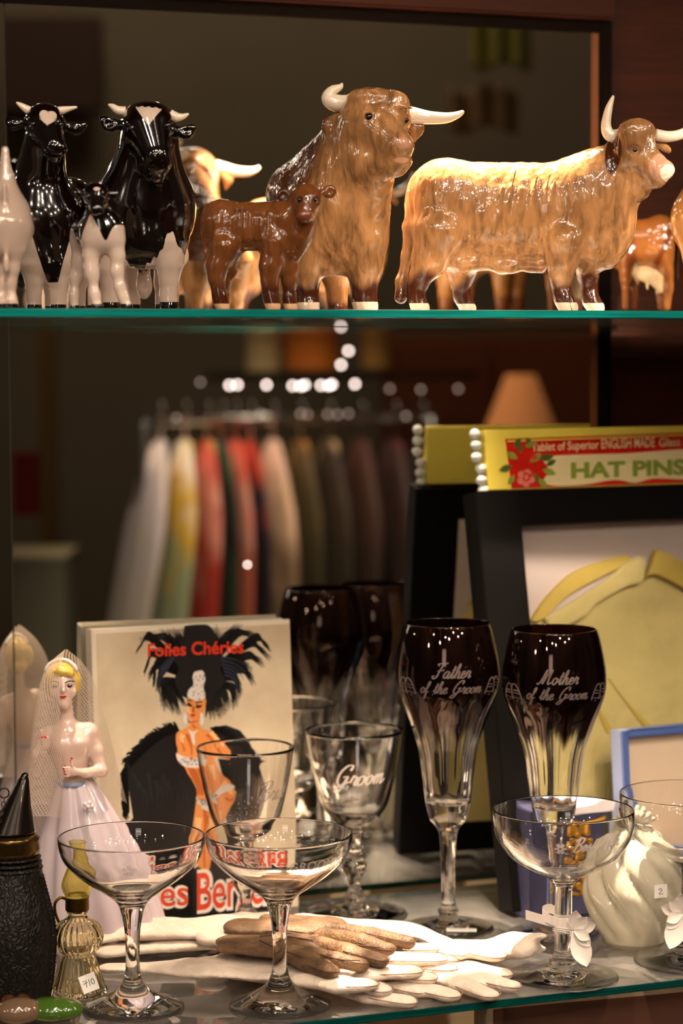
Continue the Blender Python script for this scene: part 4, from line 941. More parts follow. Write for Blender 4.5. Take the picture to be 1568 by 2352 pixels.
for i in range(150):
    k = rng.integers(0, 3); cx_, cy_, rx, ry = ((800, 560, 46, 90), (740, 1096, 80, 26), (850, 1390, 60, 30))[k]; x = cx_ + rng.uniform(-1, 1) * rx; y = cy_ + rng.uniform(-1, 1) * ry; s_ = rng.uniform(3, 7)
    sp_.append([(x - s_, y), (x, y - s_), (x + s_, y), (x, y + s_)])
fill(art, 'jewel_facets', ink('painted_grey', 90, 84, 88), sp_, pl, L0 * 3.4, 0, z6)
strokes(art, 'face_features', K, [([(722, 676), (740, 690), (756, 690)], 9, 3), ([(784, 694), (806, 700), (826, 690)], 9, 3), ([(722, 656), (740, 650), (756, 664)], 4, 2), ([(784, 672), (806, 664), (828, 668)], 4, 2), ([(768, 700), (762, 730), (772, 738)], 3, 2)], pl, L0 * 3.3, z6)
tn = [([(716, 900), (740, 950), (752, 1010), (748, 1050)], 8, 2), ([(700, 1020), (690, 980), (672, 950)], 6, 1), ([(860, 900), (900, 940), (920, 1000)], 8, 2), ([(800, 1150), (830, 1230), (838, 1320)], 7, 2), ([(846, 1440), (850, 1560), (840, 1700), (846, 1860)], 9, 3), ([(790, 1300), (800, 1360)], 5, 1), ([(980, 1380), (1020, 1400), (1050, 1370)], 8, 2), ([(820, 1060), (840, 1030), (830, 980)], 6, 1), ([(760, 830), (770, 848), (790, 850)], 6, 2), ([(712, 780), (740, 812), (800, 800)], 8, 2), ([(935, 1000), (960, 1040), (1010, 1075)], 7, 2)]
strokes(art, 'figure_outlines', SKd, tn, pl, L0 * 2.95, z6)
hl = [([(720, 700), (730, 730), (742, 750)], 10, 3), ([(690, 900), (680, 930), (690, 960)], 14, 4), ([(890, 880), (930, 930), (980, 990)], 10, 3), ([(960, 1260), (1010, 1300), (1030, 1350)], 22, 6), ([(800, 1500), (800, 1620), (810, 1740)], 16, 6), ([(900, 1500), (890, 1600), (880, 1680)], 16, 6), ([(870, 1130), (890, 1190), (900, 1240)], 16, 5)]
strokes(art, 'figure_highlights', ink('painted_skin_light', 240, 186, 132), hl, pl, L0 * 2.93, z6)
bs_ = [([(330 + k * 36, 1180 + (k % 3) * 60), (360 + k * 36, 1260 + (k % 4) * 40), (350 + k * 38, 1380 + (k % 3) * 50)], 6, 1) for k in range(11)]
strokes(art, 'boa_sheen', ink('ink_soft_black', 26, 28, 36), bs_, pl, L0 * 1.9, z6)
strokes(art, 'painted_lips', ink('lip_red', 196, 50, 34), [([(748, 756), (762, 762), (776, 756)], 8, 5)], pl, L0 * 3.3, z6)
print_text(bk, 'title_lettering', 'Folies Chéries', RD, pl, 339, 1508, 559, 1499, 29, L0 * 3.8, offset=0.022)
RO = ink('poster_orange_red', 214, 70, 36)
for (m_, of, off) in ((WH, 0.075, 4.2), (RO, 0.012, 4.7)):
    print_text(bk, 'lower_title_lettering', 'Folies', m_, pl, 252, 2088, 432, 2078, 60, L0 * off, offset=of)
    print_text(bk, 'lower_title_lettering', 'Bergère', m_, pl, 452, 2090, 662, 2066, 84, L0 * off, offset=of)

# ---- black shadow-box frame with a child's garment ----
O = on_z(1179, 2096, 0.0042); fl_ = Pl(O, yaw=6, lean=10.2)
u1 = 0.300; _, vt = fl_.hit(1117, 1128)
fr_ = fl_.root('shadow_box', 'deep black framed display box holding a pale yellow garment, leaning on the mirror', 'frame')
iu, iv = fl_.hit(1198, 1204); TD = 0.022
def bar(lo, hi, nm='frame_rail'): return MB().box(lo, hi).build(nm, M['black'], fr_, bevel=0.0008)
bar((0, 0, 0), (iu, TD, vt)); bar((u1 - iu, 0, 0), (u1, TD, vt)); bar((iu, 0, iv), (u1 - iu, TD, vt)); bar((iu, 0, 0), (u1 - iu, TD, vt - iv))
MB().box((iu, TD - 0.003, vt - iv), (u1 - iu, TD - 0.001, iv)).build('mount_board', pbr('lilac_grey_mount_board', rgb(214, 196, 188), rough=0.8), fr_)
MB().box((iu - 0.001, 0.0015, vt - iv), (u1 - iu + 0.001, 0.0025, iv)).build('glazing', thin_glass('frame_glazing', (0.96, 0.96, 0.96), 0.35), fr_)
YEL = pbr('pale_yellow_cotton', rgb(218, 200, 130), rough=0.85, var=0.10, vscale=30, bump=0.7, bscale=38, sheen=0.3, bdist=0.006)
YEL2 = pbr('yellow_cotton_band', rgb(206, 180, 88), rough=0.85, var=0.08, vscale=60, bump=0.2, bscale=160, bdist=0.001)
z4 = lambda X, Y: (940 + X / 2.497, 950 + Y / 2.497)
def cloth(name, pts, m, d0, th, conv=z4, sm=5, puff=0.0):
    if conv: pts = [conv(*p) for p in pts]
    q = [fl_.hit(*p, 0.02) for p in pts]; q = [(a.x, a.y) for a in spline([Vector((*p, 0)) for p in q + [q[0]]], sm)][:-1] if sm else q
    q = [(min(max(u, iu + 0.001), u1 - iu - 0.001), min(max(v, vt - iv + 0.001), iv - 0.001)) for u, v in q]
    bm = bmesh.new(); f = bm.faces.new([bm.verts.new((u, d0, v)) for u, v in q])
    r = bmesh.ops.extrude_face_region(bm, geom=[f]); bmesh.ops.translate(bm, verts=[g for g in r['geom'] if isinstance(g, bmesh.types.BMVert)], vec=(0, th, 0))
    bmesh.ops.recalc_face_normals(bm, faces=bm.faces); bmesh.ops.bevel(bm, geom=[e for e in bm.edges], offset=min(0.0012, th * 0.45), segments=2, affect='EDGES', clamp_overlap=True)
    me = bpy.data.meshes.new(name); bm.to_mesh(me); bm.free(); return meshobj(name, me, m, gar, smooth=False)
gar = empty('garment', (0, 0, 0)); gar.matrix_world = fl_.mat(); gar.parent = fr_; gar.matrix_parent_inverse = Matrix.Identity(4); gar.matrix_basis = Matrix.Identity(4)
tag(gar, 'pale yellow cotton garment with turned collar')
cloth('garment_body', [(660, 1250), (760, 1180), (1000, 1050), (1290, 935), (1370, 925), (1568, 1040), (1700, 1200), (1850, 1600), (1950, 2900), (640, 2900)], YEL, 0.016, 0.008)
cloth('collar', [(680, 1190), (760, 1070), (900, 930), (1050, 860), (1225, 815), (1225, 860), (1100, 930), (900, 1040), (740, 1185)], YEL2, 0.014, 0.008)
cloth('collar', [(740, 1180), (860, 1110), (1060, 980), (1280, 825), (1300, 960), (1200, 1000), (1040, 1090), (960, 1170), (800, 1240)], YEL, 0.009, 0.006)
cloth('collar', [(1310, 960), (1350, 870), (1370, 800), (1400, 795), (1568, 880), (1720, 960), (1720, 1120), (1560, 1020), (1400, 935), (1330, 935)], YEL2, 0.009, 0.006)
zf = lambda X, Y: (X, Y)
for k, P in enumerate(([(1365, 1640), (1378, 1640), (1440, 1760), (1500, 1860), (1490, 1866), (1425, 1770)], [(1390, 1560), (1420, 1600), (1500, 1680), (1560, 1720), (1560, 1728), (1490, 1692)], [(1300, 1500), (1360, 1580), (1372, 1640), (1350, 1600)], [(1398, 1690), (1404, 1690), (1392, 1850), (1384, 1850)], [(1380, 1840), (1400, 1700), (1360, 1700), (1350, 1850)])):
    cloth('pleat', P, YEL2 if k < 2 else YEL, 0.0145, 0.002, zf, 3)
# ---- tablet of hat pins standing on the frame ----
pc = fl_.O + fl_.U * 0.0 + fl_.W * (vt + 0.0006)
bx = Pl(pc + fl_.N * 0.001, yaw=6, lean=7)
ua, va = bx.hit(1122, 1126); ub, vb = bx.hit(1105, 987)
hp = bx.root('hat_pin_packet', 'yellow and red packet of hat pins lying on top of the black frame', 'packet')
Y1 = ink('packet_yellow', 244, 222, 92); R1 = ink('packet_red', 204, 28, 16); CR = ink('packet_cream', 238, 220, 168); GR = ink('packet_green', 140, 158, 58); GK = ink('leaf_green', 84, 104, 44); RS = ink('rose_red', 208, 62, 52); RP = ink('rose_pink', 232, 132, 112)
box = MB().box((ua, 0, 0), (0.262, 0.012, vb)).build('card_tablet', Y1, hp, bevel=0.0006)
fill(hp, 'red_label', R1, [[(548, 145), (1700, 104), (1700, 392), (585, 430)]], bx, L0 * 1.0, 0, z4)
fill(hp, 'cream_banner', CR, [[(760, 262), (850, 240), (1250, 228), (1700, 210), (1700, 372), (1568, 378), (1400, 372), (1290, 398), (1180, 380), (1000, 408), (820, 414), (770, 380), (800, 330)]], bx, L0 * 2.0, 4, z4)
strokes(hp, 'label_border', Y1, [([(560, 158), (1000, 142), (1700, 118)], 3, 3)], bx, L0 * 1.6, z4)
lf = []
for (x, y, a, L) in ((600, 200, 60, 52), (660, 190, 20, 50), (700, 190, 120, 46), (620, 260, 150, 56), (590, 300, 200, 60), (690, 280, 40, 60), (740, 260, 10, 64), (760, 320, -20, 60), (700, 330, -60, 56), (600, 350, 240, 50), (780, 300, 30, 50), (740, 370, -50, 54), (640, 230, 100, 44)):
    L *= 1.35; a = math.radians(a); dx, dy = math.cos(a), -math.sin(a); lf.append([(x, y), (x + dx * L * .5 - dy * L * .25, y + dy * L * .5 + dx * L * .25), (x + dx * L, y + dy * L), (x + dx * L * .5 + dy * L * .25, y + dy * L * .5 - dx * L * .25)])
fill(hp, 'rose_leaves', GK, lf[::2], bx, L0 * 2.8, 3, z4); fill(hp, 'rose_leaves', GR, lf[1::2], bx, L0 * 3.0, 3, z4)
def disc(cx_, cy_, r, n=14, ex=1.0): return [(cx_ + r * ex * math.cos(2 * math.pi * k / n), cy_ + r * math.sin(2 * math.pi * k / n)) for k in range(n)]
fill(hp, 'rose_bloom', RS, [disc(668, 372, 54), disc(716, 250, 16)], bx, L0 * 3.4, 0, z4)
fill(hp, 'rose_petals', RP, [disc(665 + 34 * math.cos(a), 370 + 34 * math.sin(a), 19) for a in (0.3, 1.5, 2.6, 3.8, 5.0)] + [disc(668, 368, 12)], bx, L0 * 3.8, 0, z4)
strokes(hp, 'rose_petal_lines', R1, [([(650, 350), (672, 342), (688, 362), (676, 384), (655, 380), (656, 364)], 4, 3)], bx, L0 * 4.2, z4)
o = print_text(hp, 'packet_lettering', 'Tablet of Superior', CR, bx, *z4(700, 216), *z4(1085, 200), 19, L0 * 2.0, offset=0.01)
print_text(hp, 'packet_lettering', 'ENGLISH MADE', CR, bx, *z4(1100, 200), *z4(1405, 190), 22, L0 * 2.0, offset=0.01)
print_text(hp, 'packet_lettering', 'Glass Head', CR, bx, *z4(1430, 188), *z4(1690, 180), 19, L0 * 2.0, offset=0.01)
print_text(hp, 'packet_lettering', 'HAT PINS', GR, bx, *z4(925, 368), *z4(1580, 346), 33, L0 * 3.0, offset=0.045)
pearl = pbr('white_glass_bead', rgb(236, 240, 238), rough=0.15, coat=1.0, sss=0.1)
for k in range(6):
    X, Y = ((375, 118), (380, 182), (384, 250), (408, 318), (412, 382), (422, 440))[k]; px, py = z4(X, Y)
    u, v = bx.hit(px, py, 0.004); mb = MB(); rr = 32 / 2.497 * 0.000345; mb.ball((u, 0.004, v), rr, 18, 12)
    pr_ = mb.build('pin_head', pearl, hp, smooth=True)
    MB().tube([(u + rr * 0.7, 0.004, v), (u + 0.02, 0.004, v)], 0.0006, 6).build('pin_shaft', M['chrome'], pr_)

# ---- blue velvet jewel case, open ----
Yc = 0.168
cs = Pl(Vector((on_y(1433, 1900, Yc).x, Yc, 0.030)), yaw=4, lean=5)
uL, vTop = cs.hit(1434, 1677); uw = 0.085
jc = cs.root('jewel_case', 'open blue velvet jewel case with cream lining at the right edge', 'case')
VEL = pbr('cornflower_velvet', rgb(48, 80, 150), rough=0.9, sheen=0.9, var=0.25, vscale=300, bump=0.3, bscale=900, bdist=0.0005)
CRM = pbr('cream_satin_lining', rgb(206, 182, 156), rough=0.6, sheen=0.3)
t_ = 0.0058
lid = MB(); 
for lo, hi in (((0, -0.004, 0), (t_, 0.012, vTop)), ((uw - t_, -0.004, 0), (uw, 0.012, vTop)), ((t_, -0.004, vTop - t_), (uw - t_, 0.012, vTop)), ((t_, -0.004, 0), (uw - t_, 0.012, t_)), ((0.001, 0.0105, 0.001), (uw - 0.001, 0.013, vTop - 0.001))): lid.box(lo, hi)
ld = lid.build('lid', VEL, jc, bevel=0.0008)
MB().box((t_, 0.004, t_), (uw - t_, 0.0104, vTop - t_)).build('lid_lining', CRM, jc)
MB().box((0, -0.040, -0.0300), (uw, 0.012, -0.004)).build('case_base', VEL, jc, bevel=0.0015)
MB().box((t_, -0.036, -0.004), (uw - t_, 0.008, -0.0015)).build('base_lining', CRM, jc, bevel=0.0008)

# ---- small violet-blue box with gilt ornament ----
gb = Pl(Vector((on_y(1217, 2096, 0.163).x, 0.163, 0)), yaw=4, lean=0); gu, gv = gb.hit(1402, 1852); gx, _ = gb.hit(1217, 2000)
gr = gb.root('trinket_box', 'violet blue upright trinket box with gilt filigree behind the Best Man glass', 'box')
VIO = pbr('violet_blue_paper', rgb(48, 47, 78), rough=0.7, var=0.15, vscale=80, bump=0.1)
MB().box((gx, 0, 0), (gu, 0.024, gv)).build('box_body', VIO, gr, bevel=0.0008)
MB().box((gx + 0.02, -0.0012, gv - 0.006), (gu + 0.004, 0.0245, gv + 0.0008)).build('white_ribbon_edge', pbr('white_ribbon', rgb(232, 224, 226), rough=0.6), gr, bevel=0.0004)
gm = MB(); w_ = gu - gx
for k in range(26):
    a = k * 2.399; r = 0.0022 * math.sqrt(k) ; x = gx + w_ * 0.62 + r * math.cos(a) * 1.1; z = gv * 0.52 + r * math.sin(a) * 2.3
    gm.ball((x, -0.0006, z), 0.0032, 10, 6, (1, 0.35, 1))
gm.tube(spline([(gx + .018, -.0006, gv * .8), (gx + .03, -.0008, gv * .86), (gx + .045, -.0008, gv * .82), (gx + w_ - .004, -.0006, gv * .86)], 6), 0.0018, 8)
gm.tube(spline([(gx + .018, -.0006, gv * .8), (gx + .016, -.0008, gv * .55), (gx + .02, -.0008, gv * .3), (gx + w_ * .6, -.0006, gv * .2)], 6), 0.0014, 8)
gm.build('gilt_ornament', pbr('gilt', rgb(200, 146, 50), rough=0.35, metal=0.8, var=0.3, vscale=300), gr, smooth=True, fix=False)
# ================= gloves =================
SEAM = pbr('seam_thread', rgb(70, 44, 22), rough=0.7); SEAMW = pbr('pale_seam_thread', rgb(140, 112, 90), rough=0.7)
def G(px, py, h): p = on_z(px, py, h); return p * 1000
def glove(label, name, pal, fingers, m, h, th=3.6, fr=6.5, group=None, res=1.5, wr=0.6, mat2=None, hems=()):
    """pal: capsules of the palm and cuff ((px,py),(px,py),r0,r1[,h0,h1]); fingers: pixel paths"""
    pr = []
    for q in pal:
        a, b, r0, r1 = q[:4]; r0 *= (1.05 if mat2 else 1.3); r1 *= (1.05 if mat2 else 1.3); h0, h1 = (q[4], q[5]) if len(q) > 4 else (h, h)
        A = G(*a, h0); B = G(*b, h1); pr.append(dict(a=tuple(A), b=tuple(B), ra=r0, rb=r1, k=6, sc=(1, 1, th / max(r0, r1))))
    for q in fingers:
        pts = q[0]; hs = q[2] if len(q) > 2 else [h] * len(pts); r = q[1] * (1.12 if mat2 else 1.5)
        rr = [r * 1.05] + [r] * (len(pts) - 2) + [r * 0.86]
        P = [tuple(G(*p, z)) for p, z in zip(pts, hs)]
        for i in range(len(P) - 1): pr.append(dict(a=P[i], b=P[i + 1], ra=rr[i], rb=rr[i + 1], k=(1.2 if mat2 else 2.0), sc=(1, 1, min(0.75, (th + 0.8) / r))))
    V, F = sdf_mesh(pr, res)
    c = np.array([V[:, 0].mean(), V[:, 1].mean(), 0])
    V[:, 2] += smooth_noise(V, 0.10, 11 + len(pal)) * wr + smooth_noise(V * np.array([1, .6, 1]), 0.34, 5 + len(fingers)) * wr * 0.5
    zmin = V[:, 2].min()
    r_ = empty(name, Vector((c[0] / 1000, c[1] / 1000, max(0, zmin / 1000))), 0, label, 'glove', group)
    mesh_from_np('leather_hand', (V - np.array([c[0], c[1], max(0, zmin)])) / 1000, F, m, r_, None, 1)
    for q in fingers:
        hs = q[2] if len(q) > 2 else [h] * len(q[0]); P = [G(*p, z) for p, z in zip(q[0], hs)]; r = q[1] * (1.12 if mat2 else 1.5) * 0.93
        d = (P[-1] - P[-2]); d.z = 0; d.normalize(); s_ = Vector((-d.y, d.x, 0)); zz = Vector((0, 0, th * 0.42))
        L = [p - s_ * r + zz for p in P[1:]] + [P[-1] + d * r * 0.86 - s_ * r * .35 + zz * .6, P[-1] + d * r * 0.86 + s_ * r * .35 + zz * .6] + [p + s_ * r + zz for p in reversed(P[1:])]
        o0 = Vector((c[0], c[1], max(0, zmin))); MB().tube([(p - o0) / 1000 for p in spline(L, 6)], 0.00032, 6).build('finger_seam', SEAM if mat2 else SEAMW, r_, smooth=True)
    return r_, c, max(0, zmin)
t = NT('brown_glove_leather')
n1 = t.noise(420, 4, 0.6); n2 = t.noise(60, 4, 0.6)
b = t.n('ShaderNodeBsdfPrincipled', Base__Color=t.ramp(n2, [(0.3, rgb(58, 38, 22)), (0.52, rgb(104, 74, 46)), (0.75, rgb(134, 102, 68))]), Roughness=0.5)
t.put(b, 'Normal', t.bump(t.math('ADD', t.math('MULTIPLY', n1, 0.5), n2), 1.0, 0.0022)); BRL = t.done(b.outputs[0])
t = NT('white_kid_leather')
n1 = t.noise(300, 4, 0.6); n2 = t.noise(50, 4, 0.6, dist=1.0)
b = t.n('ShaderNodeBsdfPrincipled', Base__Color=t.ramp(n2, [(0.3, rgb(192, 172, 154)), (0.7, rgb(218, 200, 184))]), Roughness=0.6)
t.put(b, 'Normal', t.bump(t.math('ADD', t.math('MULTIPLY', n1, 0.3), n2), 0.9, 0.0022)); WHL = t.done(b.outputs[0])
BLK = pbr('dark_brown_leather', rgb(52, 34, 24), rough=0.5, bump=0.3)
def seam(parent, c, z0, lines, hs, m, r=0.35, name='seam'):
    for L, h in zip(lines, hs):
        P = spline([(G(*p, h) - Vector((c[0], c[1], z0))) / 1000 for p in L], 6); MB().tube(P, r / 1000, 6).build(name, m, parent, smooth=True)
WG = 'white kid gloves in the stack'
# bottom-most to top
glove('white kid glove lowest in the stack, fingers over the front edge side', 'glove', [((560, 2240), (760, 2250), 9, 13, .0035, .0035), ((560, 2215), (780, 2222), 9, 13, .0035, .0035)],
      [([(760, 2262), (850, 2288), (930, 2302)], 6.2), ([(790, 2248), (890, 2262), (960, 2278)], 6.2), ([(800, 2235), (930, 2262), (1030, 2286)], 6.6), ([(800, 2215), (900, 2235), (980, 2250)], 6.0)], WHL, 0.0035, group=WG)
glove('white kid glove at the right, its cuff curling up beside the Best Man stem', 'glove', [((830, 2140), (1060, 2185), 12, 14, .004, .005), ((800, 2170), (1040, 2215), 12, 13, .004, .004), ((1080, 2180), (1180, 2160), 10, 7, .006, .016), ((1180, 2160), (1240, 2150), 7, 4, .016, .022), ((1120, 2200), (1200, 2185), 5, 4, .006, .014), ((1200, 2185), (1245, 2180), 4, 2, .014, .010)],
      [([(1010, 2200), (1080, 2226), (1150, 2238)], 6.5), ([(1000, 2240), (1060, 2262), (1120, 2286)], 6.2), ([(1040, 2225), (1110, 2252), (1172, 2266)], 5.6), ([(960, 2225), (1050, 2240), (1112, 2252)], 8.5)], WHL, 0.0042, group=WG)
glove('white kid glove in the middle of the stack, long cuff reaching left', 'glove', [((250, 2178), (420, 2135), 7, 10, .006, .008), ((420, 2135), (700, 2160), 12, 15, .008, .008), ((440, 2160), (700, 2190), 10, 12, .008, .008), ((250, 2190), (430, 2165), 5, 8, .006, .008)],
      [([(760, 2165), (930, 2180), (1030, 2204)], 6.3), ([(760, 2185), (900, 2215), (1020, 2226)], 6.8), ([(740, 2200), (860, 2235), (975, 2248)], 6.6), ([(700, 2220), (800, 2252), (872, 2274)], 6.6)], WHL, 0.009, group=WG)
glove('white kid glove spread behind the brown glove with a pale wrist toward the flutes', 'glove', [((700, 2112), (900, 2140), 10, 14, .012, .012), ((900, 2140), (1010, 2165), 13, 9, .012, .010)],
      [([(960, 2160), (1060, 2180), (1132, 2196)], 7.0), ([(930, 2165), (1000, 2180), (1048, 2192)], 6.0)], WHL, 0.012, group=WG)
w, c, z0 = glove('uppermost white kid glove, its stitched cuff edge at the front left', 'glove', [((250, 2222), (470, 2224), 6, 10, .013, .013), ((460, 2222), (690, 2240), 11, 13, .013, .013), ((560, 2195), (740, 2215), 12, 12, .013, .013)],
      [([(700, 2250), (780, 2262), (838, 2262)], 7.0), ([(760, 2220), (850, 2234), (938, 2232)], 7.6), ([(770, 2195), (870, 2202), (995, 2204)], 7.6), ([(780, 2172), (880, 2180), (985, 2180)], 6.2)], WHL, 0.014, group=WG)
glove('white kid glove wrist folded at the far left of the stack', 'glove', [((150, 2176), (330, 2130), 6, 11, .010, .016), ((330, 2130), (520, 2120), 11, 12, .016, .018), ((360, 2140), (520, 2140), 10, 10, .014, .016)],
      [([(500, 2120), (560, 2112), (620, 2108)], 7.0), ([(500, 2132), (560, 2130), (625, 2128)], 7.0), ([(500, 2146), (560, 2146), (600, 2146)], 6.5), ([(480, 2156), (540, 2158), (585, 2158)], 6.0)], WHL, 0.016, group=WG)
w, c, z0 = glove('brown leather glove lying on top of the pile of white gloves', 'glove', [((560, 2128), (700, 2132), 14, 13, .024, .024), ((530, 2162), (700, 2165), 10, 13, .024, .024), ((518, 2182), (690, 2190), 5, 12, .023, .024), ((620, 2108), (760, 2124), 6, 11, .024, .024)],
      [([(740, 2130), (850, 2145), (935, 2164)], 6.0, [.024, .0245, .023]), ([(745, 2150), (830, 2165), (888, 2182)], 6.4, [.024, .026, .0245]), ([(730, 2170), (800, 2186), (872, 2206)], 6.6, [.024, .0255, .023]), ([(710, 2190), (770, 2204), (828, 2214)], 6.2, [.0245, .026, .023]), ([(670, 2190), (715, 2216), (758, 2232)], 6.6, [.024, .0235, .022])], BRL, 0.026, th=4.6, res=1.1, wr=0.9, mat2=1)
seam(w, c, z0, [[(610, 2140), (660, 2138), (715, 2146)], [(596, 2150), (650, 2150), (720, 2160)], [(690, 2196), (640, 2180), (596, 2160)], [(735, 2192), (780, 2204), (826, 2206)], [(752, 2160), (812, 2170), (872, 2176)], [(760, 2140), (830, 2146), (880, 2156)]], [.0285, .0288, .0285, .0290, .0290, .0285], SEAM, 0.45)
mb = MB(); mb.tube(spline([tuple(on_z(930, 2158, .014)), tuple(on_z(960, 2164, .015)), tuple(on_z(985, 2176, .0142))], 4), [0.003] * 9, 10)
tag(mb.build('glove', BLK, smooth=True), 'dark brown glove fingertip peeping out between brown and white gloves', 'glove')

# ================= bride figurine =================
sb = Spot('bride_figurine', 232, 2172, 'porcelain bride figurine in a white gown under a net veil, left of the book', 'figurine')
sb.root.rotation_euler = (0, 0, -TH)
bs = sb.s
class Body:
    def __init__(s): s.pr = []
    def q(s, p): return (p[0] - 232, -(p[2] if len(p) > 2 else 0), 2172 - p[1])
    def c(s, a, b, ra, rb=None, k=8, sc=(1, 1, 1), op='u'): s.pr.append(cap(s.q(a), s.q(b), ra, rb if rb is not None else ra, k, sc, op))
    def e(s, c, r, k=8, op='u', rot=None): s.pr.append(ell(s.q(c), r, k, op, rot))
B = Body()
B.e((154, 1566, 8), (30, 33, 40), 10); B.c((156, 1590, 16), (158, 1608, 22), 21, 14, 10); B.e((146, 1556, -6), (32, 34, 34), 10)
B.e((159, 1575, 41), (5, 6, 8), 5); B.c((158, 1558, 36), (159, 1574, 42), 3, 4, 5)
B.e((157, 1590, 36), (8, 5, 5), 4); B.e((158, 1606, 30), (9, 7, 8), 6); B.e((176, 1582, 22), (9, 10, 10), 8); B.e((136, 1582, 24), (10, 10, 11), 8)
B.e((139, 1566, 40), (8, 6, 5), 4, 's'); B.e((172, 1566, 36), (8, 6, 5), 4, 's'); B.e((139, 1566, 33), (7, 6, 5), 2); B.e((171, 1566, 29), (7, 6, 5), 2)
B.c((158, 1610, 0), (162, 1664, 0), 15, 17, 12); B.c((120, 1680, 0), (208, 1676, 0), 20, 22, 20)
B.e((166, 1706, 4), (46, 30, 44), 20); B.e((190, 1700, 22), (24, 20, 24), 14); B.e((148, 1702, 24), (22, 20, 22), 14); B.c((168, 1730, 4), (174, 1786, 4), 38, 34, 24, (1, 0.8, 1))
B.c((210, 1680, 0), (226, 1720, 2), 20, 17, 10); B.c((226, 1720, 2), (238, 1764, 12), 17, 13, 8); B.c((238, 1764, 12), (206, 1764, 40), 14, 11, 8); B.c((206, 1764, 40), (184, 1758, 52), 10, 8, 5)
B.e((178, 1757, 56), (11, 7, 12), 4)
for k, (y0, y1) in enumerate(((1748, 1748), (1754, 1753), (1760, 1760), (1766, 1768))): B.c((170, y0, 60), (159 + k * 1.5, y1, 60), 3.4, 2.6, 1.5); B.c((159 + k * 1.5, y1, 60), (158 + k * 2, y1 + 4, 54), 2.6, 2.2, 1.5)
B.c((180, 1750, 58), (176, 1732, 60), 3.6, 2.8, 2)
B.c((116, 1684, 0), (96, 1730, 4), 19, 15, 10); B.c((96, 1730, 4), (92, 1770, 14), 15, 12, 8); B.c((92, 1770, 14), (112, 1716, 44), 12, 9, 6); B.e((116, 1700, 48), (9, 7, 12), 4)
for k in range(4): B.c((112 + k * 3.5, 1696, 52), (110 + k * 4.5, 1676 + abs(k - 1.5) * 2, 56), 3.0, 2.3, 1.5)
B.c((122, 1704, 52), (130, 1690, 56), 3.2, 2.6, 2)
V, F = sdf_mesh(B.pr, 1.7)
X = V[:, 0] + 232; Yy = 2172 - V[:, 2]; D = -V[:, 1]
lip = SM(1 - np.sqrt(((X - 157.5) / 8.0) ** 2 + ((Yy - 1590 - 0.8 * np.cos((X - 157) * .6)) / 3.0) ** 2), 0.25) * (D > 20)
nail = np.zeros(len(V))
for p in ((159, 1750), (160, 1757), (162, 1763), (164, 1771), (175, 1731), (110, 1678), (114, 1676), (119, 1678)): nail = np.maximum(nail, SM(3.0 - np.hypot(X - p[0], Yy - p[1]), 1) * (D > 30))
brow = np.zeros(len(V))
for (ex, ey, w_) in ((139, 1566, 9), (172, 1566, 8)):
    brow = np.maximum(brow, SM(1 - np.sqrt(((X - ex) / (w_ - 2)) ** 2 + ((Yy - ey) / 4.4) ** 2), 0.3) * (D > 14)); brow = np.maximum(brow, SM(1.3 - np.abs(Yy - (ey - 11 + ((X - ex) / 8) ** 2 * 2)), 0.8) * (np.abs(X - ex) < 10) * (D > 14))
cheek = 0.0 * X
PORC = ceramic('flesh_porcelain', rgb(222, 190, 176), None, rgb(188, 18, 22), rgb(44, 30, 34), 0, 0.2)
mesh_from_np('figure', V * bs, F, PORC, sb.root, np.stack([cheek, np.maximum(lip, nail), brow], 1), 1)
H = Body(); H.e((148, 1552, -4), (36, 38, 37), 8); H.e((128, 1572, -8), (17, 24, 26), 8); H.e((182, 1566, -12), (11, 20, 26), 8); H.e((146, 1588, -24), (24, 20, 20), 8)
H.e((158, 1534, 24), (24, 20, 13), 8); H.e((156, 1580, 42), (27, 24, 34), 3, 's'); H.c((150, 1526, 34), (176, 1540, 34), 6, 5, 6)
V, F = sdf_mesh(H.pr, 1.8); mesh_from_np('hair', V * bs, F, pbr('yellow_hair_glaze', rgb(206, 174, 72), rough=0.25, coat=0.8, var=0.15, vscale=90), sb.root, None, 1)
MB().tube([tuple(Vector((149 - 232 + 37 * math.cos(a), 2, 2172 - 1546 + 36 * math.sin(a))) * bs) for a in np.linspace(0.25, 2.9, 18)], 4 * bs, 10).build('headband', pbr('white_headband', rgb(214, 206, 210), rough=0.5), sb.root, smooth=True, fix=False)
# gown
GOWN = pbr('white_gown_porcelain', rgb(204, 186, 192), rough=0.22, coat=0.9, sss=0.05)
mb = MB(); n = 96; V = []; F = []; rows = 40
for i in range(rows + 1):
    t_ = i / rows; y = 1776 + (2172 - 1776) * t_; cx_ = 174 - 232 + (54) * t_ ** 0.9; r = 36 + 118 * (1 - (1 - t_) ** 1.7); fold = 0.035 + 0.05 * t_
    for k in range(n):
        q = 2 * math.pi * k / n; rr = r * (1 + fold * math.sin(9 * q + 1.2 * t_) + 0.4 * fold * math.sin(17 * q - 2 * t_))
        V.append((cx_ + rr * math.cos(q), 0.62 * rr * math.sin(q), 2172 - y))
for i in range(rows):
    for k in range(n): F.append((i * n + k, i * n + (k + 1) % n, (i + 1) * n + (k + 1) % n, (i + 1) * n + k))
F.append(tuple(range(n))); F.append(tuple((rows * n + k for k in reversed(range(n)))))
mb.add([tuple(Vector(v) * bs) for v in V], F); mb.build('gown_skirt', GOWN, sb.root, smooth=True)
mb = MB()
for k in range(5): a = k * 1.2566; mb.ball(((214 - 232 + 8 * math.cos(a)) * bs, -62 * bs, (2172 - 1836 + 8 * math.sin(a)) * bs), 6 * bs, 10, 7)
mb.ball(((214 - 232) * bs, -66 * bs, (2172 - 1836) * bs), 6 * bs, 10, 7); mb.build('gown_rosette', GOWN, sb.root, smooth=True)
